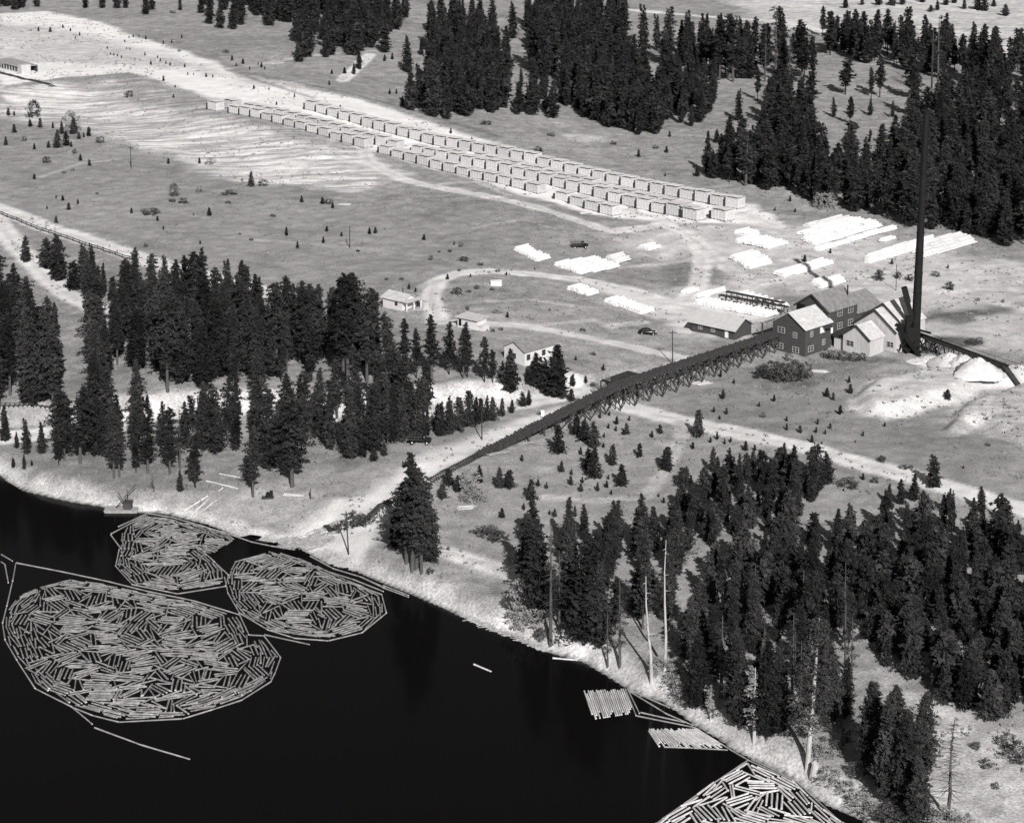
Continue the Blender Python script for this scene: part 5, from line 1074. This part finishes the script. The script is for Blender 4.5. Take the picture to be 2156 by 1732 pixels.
while s_ < TL-1:
    c, u = along(DP, s_); n = Vector((-u.y, u.x, 0)).normalized(); m = MB(); zt = c.z-.65; uu = Vector((u.x, u.y, 0)).normalized()
    hgt = zt-gz(c.x, c.y)
    if hgt > .6:
        for k in (-1.5, -.5, .5, 1.5):
            sp = k*(1+.11*hgt); f = c+n*sp; g_ = gz(f.x, f.y)-.4; m.beam(Vector((f.x, f.y, g_))-O, Vector((c.x+n.x*k*.85, c.y+n.y*k*.85, zt))-O, .24, .24)
        m.beam(c+n*2.1-O-Vector((0, 0, .62)), c-n*2.1-O-Vector((0, 0, .62)), .32, .32)
        if hgt > 1.8:
            lo = zt-hgt+.5; k1 = 1.6*(1+.11*hgt)
            m.beam(Vector((c.x+n.x*k1, c.y+n.y*k1, lo))-O, Vector((c.x-n.x*1.4, c.y-n.y*1.4, zt-.2))-O, .12, .22); m.beam(Vector((c.x-n.x*k1, c.y-n.y*k1, lo))+uu*.25-O, Vector((c.x+n.x*1.4, c.y+n.y*1.4, zt-.2))+uu*.25-O, .12, .22)
            # long sway brace to the next bent
            for kk in (-1, 1):
                a = Vector((c.x+n.x*kk*k1, c.y+n.y*kk*k1, lo)); c2, _ = along(DP, min(s_+4.9, TL)); b = Vector((c2.x+n.x*kk*1.6, c2.y+n.y*kk*1.6, c2.z-.8)); m.beam(a-O, b-O, .13, .2)
        link('bent', m.mesh('bent', ['timber']), tr); nbent += 1
    s_ += 4.9
print('trestle length', TL, 'bents', nbent)
# side platform with railing
def s_at(px):
    best = min(range(0, 400), key=lambda i: abs(proj(*along(DP, TL*i/400)[0])[0]-px)); return TL*best/400
sa, sb = s_at(1300), s_at(1358); m = MB(); ca, ua = along(DP, sa); cb, ub = along(DP, sb); n = Vector((-ua.y, ua.x, 0)).normalized()
m.beam(ca+n*3.3-O, cb+n*3.3-O, 3.2, .2); m.beam(ca+n*3.3-O-Vector((0, 0, .4)), cb+n*3.3-O-Vector((0, 0, .4)), .3, .4); link('platform', m.mesh('platform', ['timber']), tr)
m = MB(); Lr = (cb-ca).length
for i in range(9): p = ca.lerp(cb, i/8)+n*4.8-O; m.beam(p, p+Vector((0, 0, 1.2)), .12, .12)
for hz in (.65, 1.15): m.beam(ca+n*4.8-O+Vector((0, 0, hz)), cb+n*4.8-O+Vector((0, 0, hz)), .1, .12)
p = ca+n*4.8-O; q = ca+n*2-O
for hz in (.65, 1.15): m.beam(p+Vector((0, 0, hz)), q+Vector((0, 0, hz)), .1, .12)
link('railing', m.mesh('railing', ['timberpale']), tr)
m = MB()
for i in range(5):
    p = ca.lerp(cb, i/4)
    for k in (2.2, 4.7): f = p+n*k; m.beam(Vector((f.x, f.y, gz(f.x, f.y)-.3))-O, f-O, .3, .3)
link('platform_posts', m.mesh('platform_posts', ['timber']), tr)
# track on the ground below the trestle and the incline
track([tuple(DP[0]), G('P', 960, 983), G('P', 907, 1013), G('P', 860, 1037), G('P', 812, 1062)], 'double-lined track leaving the trestle foot toward the big pines', ties=.75)
inc = link('log_incline', None, None, G('X', 1400, 260)); tag(inc, 'narrow dark log incline slanting from the pines down to the water', 'log incline'); O2 = Vector(inc.location)
top_ = Vector(G('X', 1390, 270))+Vector((0, 0, 2.4)); bot = Vector(tuple(plane(*c2p('X', 960, 520), .6))+(.6,)); up2 = Vector(G('X', 1560, 120))+Vector((0, 0, 1.2)); n = Vector((-(bot-top_).y, (bot-top_).x, 0)).normalized()
m = MB()
for k in (-.55, .55): m.beam(top_+n*k-O2, bot+n*k-O2, .28, .35); m.beam(top_+n*k-O2, up2+n*k-O2, .28, .35)
for i in range(26): p = top_.lerp(bot, i/25)-O2; m.beam(p-n*.6, p+n*.6, .2, .15)
link('chute', m.mesh('chute', ['timber']), inc)
for i in range(4):
    m = MB(); p = top_.lerp(up2, i*.3); g_ = gz(p.x, p.y)-.4
    for k in (-.8, .8): m.beam(Vector((p.x+n.x*k, p.y+n.y*k, g_))-O2, p+n*k*.6-O2, .22, .22)
    link('post', m.mesh('post', ['timberpale']), inc)
m = MB(); b2 = Vector(tuple(plane(*c2p('X', 300, 690), .2))+(.15,))
for k in (-1.6, 1.6): m.beam(bot+n*k-O2-Vector((0, 0, .4)), b2+n*k-O2, .4, .3)
for i in range(4): p = bot.lerp(b2, i/3)-O2-Vector((0, 0, .2)); m.beam(p-n*2.0, p+n*2.0, .35, .25)
link('floating_frame', m.mesh('floating_frame', ['timberpale']), inc)
m = MB(); q = bot+Vector((-1.5, 2.5, 1.0))-O2; m.obox(q, (3.0, 1.4, 0), (-.7, 1.4, 0), (0, 0, .1)); link('landing_deck', m.mesh('landing_deck', ['timber']), inc)
# driftwood litter by the slip
x, y, z = G('X', 620, 720); m = MB(); random.seed(12)
for i in range(240):
    px, py = random.uniform(0, 760), 0; py = 760-px*.22+random.uniform(-150, 70) if px > 400 else 640+random.uniform(-60, 60)
    q = plane(*c2p('X', px, py), 0); zz = max(gz(*q), 0)+.1; a = random.uniform(-.3, 1.0); L = random.uniform(.6, 2.6); m.beam((q[0]-L/2*math.cos(a)-x, q[1]-L/2*math.sin(a)-y, zz-z), (q[0]+L/2*math.cos(a)-x, q[1]+L/2*math.sin(a)-y, zz-z+random.uniform(0, .25)), .13, .1)
tag(link('driftwood', m.mesh('driftwood', ['timberpale']), None, (x, y, z)), 'litter of driftwood and bark slabs at the foot of the incline', 'driftwood', kind='stuff')
x, y, z = G('H', 800, 700); m = MB()
for i in range(90):
    t = random.random(); px = 620+t*480; py = 672+t*195+random.uniform(-14, 10); q = plane(*c2p('H', px, py), 0); zz = max(gz(*q), 0)+.08; a = random.uniform(-.9, .2); L = random.uniform(.6, 2.4)
    m.beam((q[0]-L/2*math.cos(a)-x, q[1]-L/2*math.sin(a)-y, zz-z), (q[0]+L/2*math.cos(a)-x, q[1]+L/2*math.sin(a)-y, zz-z+.15), .09, .08)
tag(link('driftwood', m.mesh('driftwood', ['palebark']), None, (x, y, z)), 'thin driftwood strung along the bank below the forest', 'driftwood', kind='stuff')
# sorting table
p0 = Vector(G('F', 340, 285)); p1 = Vector(G('F', 745, 372)); so = link('sorting_table', None, None, tuple(p0)); tag(so, 'long dark sorting table on short legs among the white log stacks', 'sorting table')
d = p1-p0; u = d.normalized(); n = Vector((-u.y, u.x, 0)).normalized(); m = MB()
m.beam(Vector((0, 0, 1.6)), d+Vector((0, 0, 2.2)), 1.2, .3); link('table_top', m.mesh('table_top', ['timber']), so)
m = MB(); m.beam(n*3.0+Vector((0, 0, 1.9)), d*.85+n*3.0+Vector((0, 0, 2.1)), 1.0, .3); link('live_rolls', m.mesh('live_rolls', ['timber']), so)
for i in range(12):
    m = MB(); p = d*(i/11)
    for k in (0, 3.0): m.beam(p*(.85 if k else 1)+n*k+Vector((0, 0, -.6)), p*(.85 if k else 1)+n*k+Vector((0, 0, 1.7)), .22, .22)
    link('leg', m.mesh('leg', ['timber']), so)
# ---------------------------------------------------------------- poles
def pole(k, base, h, label, arm=True, lean=0, r=.14):
    x, y, z = G(k, *base); e = link('utility_pole', None, None, (x, y, z)); tag(e, label, 'utility pole', 'utility poles')
    m = MB(); m.cyl((0, 0, -.5), (lean, 0, h), r, r*.7, 8); link('post', m.mesh('post', ['timber']), e)
    if arm: m = MB(); m.beam((lean-1.0, 0, h-.6), (lean+1.0, .2, h-.6), .14, .16); m.beam((lean-.6, 0, h-.6), (lean, 0, h-1.3), .06, .06); link('crossarm', m.mesh('crossarm', ['timber']), e)
pole('E', (2073, 668), 8.4, 'utility pole standing beside the trestle near the car', lean=-.1)
pole('E', (935, 1115), 6.4, 'plain pole standing beside the haul road', arm=False)
pole('X', (950, 790), 8.4, 'utility pole with a crossarm on the bank by the incline', lean=-.4)
pole('A', (783, 1005), 7.4, 'lone utility pole in the left field', lean=-.1)
pole('A', (2087, 1478), 6.0, 'thin pole in the field below the lumber rows', arm=False, lean=0)
pole('F', (1392, 225), 7.2, 'thin utility pole behind the mill roofs', arm=False, r=.11)
pole('D', (1852, 1465), 2.0, 'short stub post on the log landing', arm=False)
pole('C', (1605, 530), 25.0, 'tall dark bare pole rising among the pines at the upper right', arm=False, r=.4)
# fence beside the upper left road
pts = [Vector(G('A', a, b)) for a, b in ((-40, 1262), (20, 1288), (200, 1362), (350, 1410), (500, 1462), (700, 1528), (860, 1580))]; fe = link('roadside_fence', None, None, tuple(pts[0])); tag(fe, 'dark post and rail fence along the upper edge of the left road', 'fence')
L = sum((b-a).length for a, b in zip(pts[:-1], pts[1:])); pr = None; rm = MB(); n_ = int(L/3.2)
for i in range(n_):
    c, u = along(pts, L*i/n_); c = Vector((c.x, c.y, gz(c.x, c.y))); m = MB(); m.beam(c-pts[0]-Vector((0, 0, .3)), c-pts[0]+Vector((0, 0, 1.2)), .16, .16); link('post', m.mesh('post', ['timber']), fe)
    if pr:
        for hz in (.45, .95): rm.beam(pr-pts[0]+Vector((0, 0, hz)), c-pts[0]+Vector((0, 0, hz)), .12, .22)
    pr = c
link('rails', rm.mesh('rails', ['timber']), fe)
# ---------------------------------------------------------------- vehicles
def car(k, a, rz, label, truck=False):
    x, y, z = G(k, *a); e = link('truck' if truck else 'sedan', None, None, (x, y, z+.02), rz); tag(e, label, 'truck' if truck else 'car')
    def loft(secs, name, mat, par=e):
        m = MB(); n = 10; V = []
        for (xx, w, z0, z1) in secs:
            for i in range(n):
                t = 2*math.pi*i/n; cx, sx_ = math.cos(t), math.sin(t)
                V.append((xx, w*math.copysign(abs(cx)**.6, cx), (z0+z1)/2+(z1-z0)/2*math.copysign(abs(sx_)**.6, sx_)))
        F = []
        for j in range(len(secs)-1):
            for i in range(n): F.append((j*n+i, j*n+(i+1) % n, (j+1)*n+(i+1) % n, (j+1)*n+i))
        F += [tuple(reversed(range(n))), tuple(range((len(secs)-1)*n, len(secs)*n))]; m.add(V, F); me = m.mesh(name, [mat]); me.polygons.foreach_set('use_smooth', [True]*len(me.polygons)); return link(name, me, par)
    if not truck:
        loft([(-2.35, .35, .5, .85), (-2.2, .62, .35, 1.1), (-1.5, .74, .32, 1.28), (-.6, .78, .32, 1.2), (.6, .76, .32, 1.15), (1.3, .55, .34, 1.12), (2.05, .36, .36, 1.02), (2.15, .3, .45, .9)], 'body', 'blackpaint')
        loft([(-1.9, .4, .9, 1.25), (-1.4, .62, .9, 1.62), (-.5, .66, .9, 1.74), (.35, .64, .9, 1.68), (.85, .55, .95, 1.2)], 'cabin', 'blackpaint')
        for s_ in (-1, 1):
            m = MB(); m.box(-1.2, s_*.655-.01, 1.22, -.35, s_*.655+.01, 1.52); m.box(-.25, s_*.65-.01, 1.22, .4, s_*.65+.01, 1.5); link('side_window', m.mesh('side_window', ['glass']), e)
            for xx, q in ((1.35, 1.0), (-1.45, 1.0)): loft([(xx-.62, .06, .3, .4), (xx-.3, .16, .35, .82), (xx+.05, .17, .4, .92), (xx+.45, .15, .3, .72), (xx+.62, .06, .28, .4)], 'fender', 'blackpaint').location = (0, s_*.74, 0)
            m = MB(); m.cyl((1.9, s_*.48, .88), (2.12, s_*.48, .88), .11, .13, 10); link('headlight', m.mesh('headlight', ['trim']), e)
        m = MB(); m.box(2.25, -.75, .4, 2.33, .75, .52); link('bumper', m.mesh('bumper', ['rail']), e)
    else:
        loft([(.4, .8, .5, 2.0), (1.0, .78, .5, 2.0), (1.15, .6, .5, 1.4), (2.1, .5, .5, 1.25), (2.25, .4, .6, 1.1)], 'cab', 'blackpaint')
        m = MB(); m.box(-2.6, -1.0, .9, .35, 1.0, 1.05)
        for s_ in (-1, 1):
            for i in range(5): m.box(-2.6+i*.7, s_*1.0-.04, 1.05, -2.5+i*.7, s_*1.0+.04, 2.2)
            m.box(-2.6, s_*1.0-.03, 1.6, .3, s_*1.0+.03, 1.75)
        link('stake_bed', m.mesh('stake_bed', ['timber']), e); m = MB(); m.box(-2.5, -.4, .55, 2.2, .4, .75); link('chassis', m.mesh('chassis', ['iron']), e)
    for xx in (1.38, -1.42 if not truck else -1.7):
        for s_ in (-1, 1):
            m = MB(); yy = s_*(.72 if not truck else .85); m.cyl((xx, yy-.09, .38), (xx, yy+.09, .38), .38, .38, 16); w_ = link('wheel', m.mesh('wheel', ['iron']), e)
            m = MB(); m.cyl((xx, yy+s_*.08, .38), (xx, yy+s_*.115, .38), .16, .14, 12); link('hub_cap', m.mesh('hub_cap', ['trim']), w_)
car('E', (1925, 488), R(-8), 'black rounded sedan parked on the grass left of the bunkhouse')
car('B', (1522, 1480), R(10), 'small dark stake truck standing in the field below the lumber rows', True)
car('E', (570, 1136), R(-5), 'dark open truck parked against the trees by the haul road', True)
# small white marker and stump, donkey engine
x, y, z = G('E', 1297, 970); m = MB(); m.box(-.35, -.3, -.2, .35, .3, 1.1); m.box(-.42, -.37, 1.1, .42, .37, 1.2); tag(link('white_box', m.mesh('white_box', ['trim']), None, (x, y, z)), 'small white upright box beside the haul road', 'box')
x, y, z = G('E', 1020, 188); m = MB(); m.box(-1.4, -.8, -.2, 1.4, .8, .9); m.obox((0, 0, 1.0), (1.5, 0, .1), (0, .9, 0), (0, 0, .06)); tag(link('white_crate', m.mesh('white_crate', ['trim']), None, (x, y, z)), 'white crate lying at the edge of the loop road', 'crate')
x, y, z = G('D', 1598, 1462); e = link('yarding_engine', None, None, (x, y, z)); tag(e, 'small dark yarding engine on skids on the log landing', 'engine')
m = MB(); m.box(-1.2, -.5, -.1, 1.2, -.25, .3); m.box(-1.2, .25, -.1, 1.2, .5, .3); link('skids', m.mesh('skids', ['timber']), e); m = MB(); m.cyl((0, -.4, .8), (0, .4, .8), .4, .4, 12); m.box(.4, -.3, .3, 1.0, .3, 1.5); link('drum', m.mesh('drum', ['iron']), e)
x, y, z = G('I', 905, 1440); m = MB(); m.cyl((0, 0, -.4), (.1, 0, 1.9), .8, .5, 10); m.cyl((0, 0, 1.85), (.1, 0, 2.3), .5, .2, 7); tag(link('stump', m.mesh('stump', ['palebark']), None, (x, y, z)), 'broken pale stump beside the half-bare pine', 'stump')
# dead fir skeleton on the left bank
snag('D', (918, 1485), (912, 1380), .16, 'small broken snag with a flat scrubby top on the left bank', 26, 'bark', .5, seed=8)
# derrick on a barge
q = plane(*c2p('D', 735, 1530), .3); O3 = Vector((q[0], q[1], .0)); e = link('derrick_barge', None, None, tuple(O3), 0, (.72, .8, .8)); tag(e, 'small barge with a dark winch hut and a long slanted derrick boom', 'barge')
m = MB(); m.add([(-4.6, -1.6, -.3), (4.0, -1.6, -.3), (4.0, 1.6, -.3), (-4.6, 1.6, -.3), (-5, -1.8, .7), (4.2, -1.8, .7), (4.2, 1.8, .7), (-5, 1.8, .7)], [(0, 3, 2, 1), (4, 5, 6, 7), (0, 1, 5, 4), (1, 2, 6, 5), (2, 3, 7, 6), (3, 0, 4, 7)]); link('hull', m.mesh('hull', ['timberpale']), e)
m = MB(); m.box(.2, -1.1, .7, 2.4, 1.1, 2.3); m.box(0, -1.3, 2.3, 2.6, 1.3, 2.42); link('winch_hut', m.mesh('winch_hut', ['darkwall']), e)
m = MB(); m.cyl((.8, 0, 2.3), (.8, 0, 3.4), .12, .12, 8); link('stove_pipe', m.mesh('stove_pipe', ['iron']), e)
s3 = scale_at(O3.y)
def rel(cx, cy): a = c2p('D', cx, cy); b = c2p('D', 735, 1530); return (a[0]-b[0])/s3, -(a[1]-b[1])/s3
ax, az = rel(675, 1505); bx, bz = rel(830, 1322); m = MB(); m.cyl((ax, 0, max(az, .7)), (bx, 2.0, bz-.8), .16, .10, 8); link('boom', m.mesh('boom', ['timber']), e)
ax, az = rel(765, 1470); bx, bz = rel(690, 1395); m = MB(); m.cyl((ax, 0, .7), (bx, 1, bz), .14, .10, 8); m.cyl((1.6, 0, .7), (1.2, 0, 5.5), .12, .1, 8); link('gin_pole', m.mesh('gin_pole', ['timber']), e)
# ---------------------------------------------------------------- light, sky, camera
EL, AZ = R(32), R(11)      # sun behind the camera, a little to the right
sun = bpy.data.lights.new('sun', 'SUN'); sun.energy = 5.0; sun.angle = R(.5); sun.color = (1.0, .965, .95)
so_ = bpy.data.objects.new('sun', sun); COL.objects.link(so_)
d = Vector((-math.sin(AZ)*math.cos(EL), math.cos(AZ)*math.cos(EL), -math.sin(EL))); so_.rotation_euler = d.to_track_quat('-Z', 'Y').to_euler()
w = bpy.data.worlds.new('World'); SC.world = w; w.use_nodes = True; nt = w.node_tree; bg = nt.nodes['Background']
sk = nt.nodes.new('ShaderNodeTexSky'); sk.sky_type = 'NISHITA'; sk.sun_disc = False; sk.sun_elevation = EL; sk.sun_rotation = math.atan2(math.sin(AZ), -math.cos(AZ))
bw = nt.nodes.new('ShaderNodeRGBToBW'); mx = nt.nodes.new('ShaderNodeVectorMath'); mx.operation = 'MULTIPLY'; mx.inputs[1].default_value = (1.0, .97, .96)
nt.links.new(sk.outputs[0], bw.inputs[0]); nt.links.new(bw.outputs[0], mx.inputs[0]); nt.links.new(mx.outputs[0], bg.inputs[0]); bg.inputs[1].default_value = .05
cam = bpy.data.cameras.new('camera'); cam.sensor_width = 36; cam.lens = 36*FPX/2156; cam.clip_start = 1; cam.clip_end = 12000
cam.shift_y = -(866-PPY)/2156; co = bpy.data.objects.new('camera', cam); COL.objects.link(co); co.location = (0, 0, HC); co.rotation_euler = (R(90)-PIT, 0, 0); SC.camera = co
SC.view_settings.view_transform = 'Standard'; SC.view_settings.look = 'None'; SC.view_settings.gamma = 1; SC.view_settings.exposure = 0.2
SC.render.resolution_x = 1024; SC.render.resolution_y = 822

for o in bpy.data.objects:
    if o.get('label') and not o.parent and len(o['label'].split()) > 16: print('LONGLABEL', o.name, o['label'])
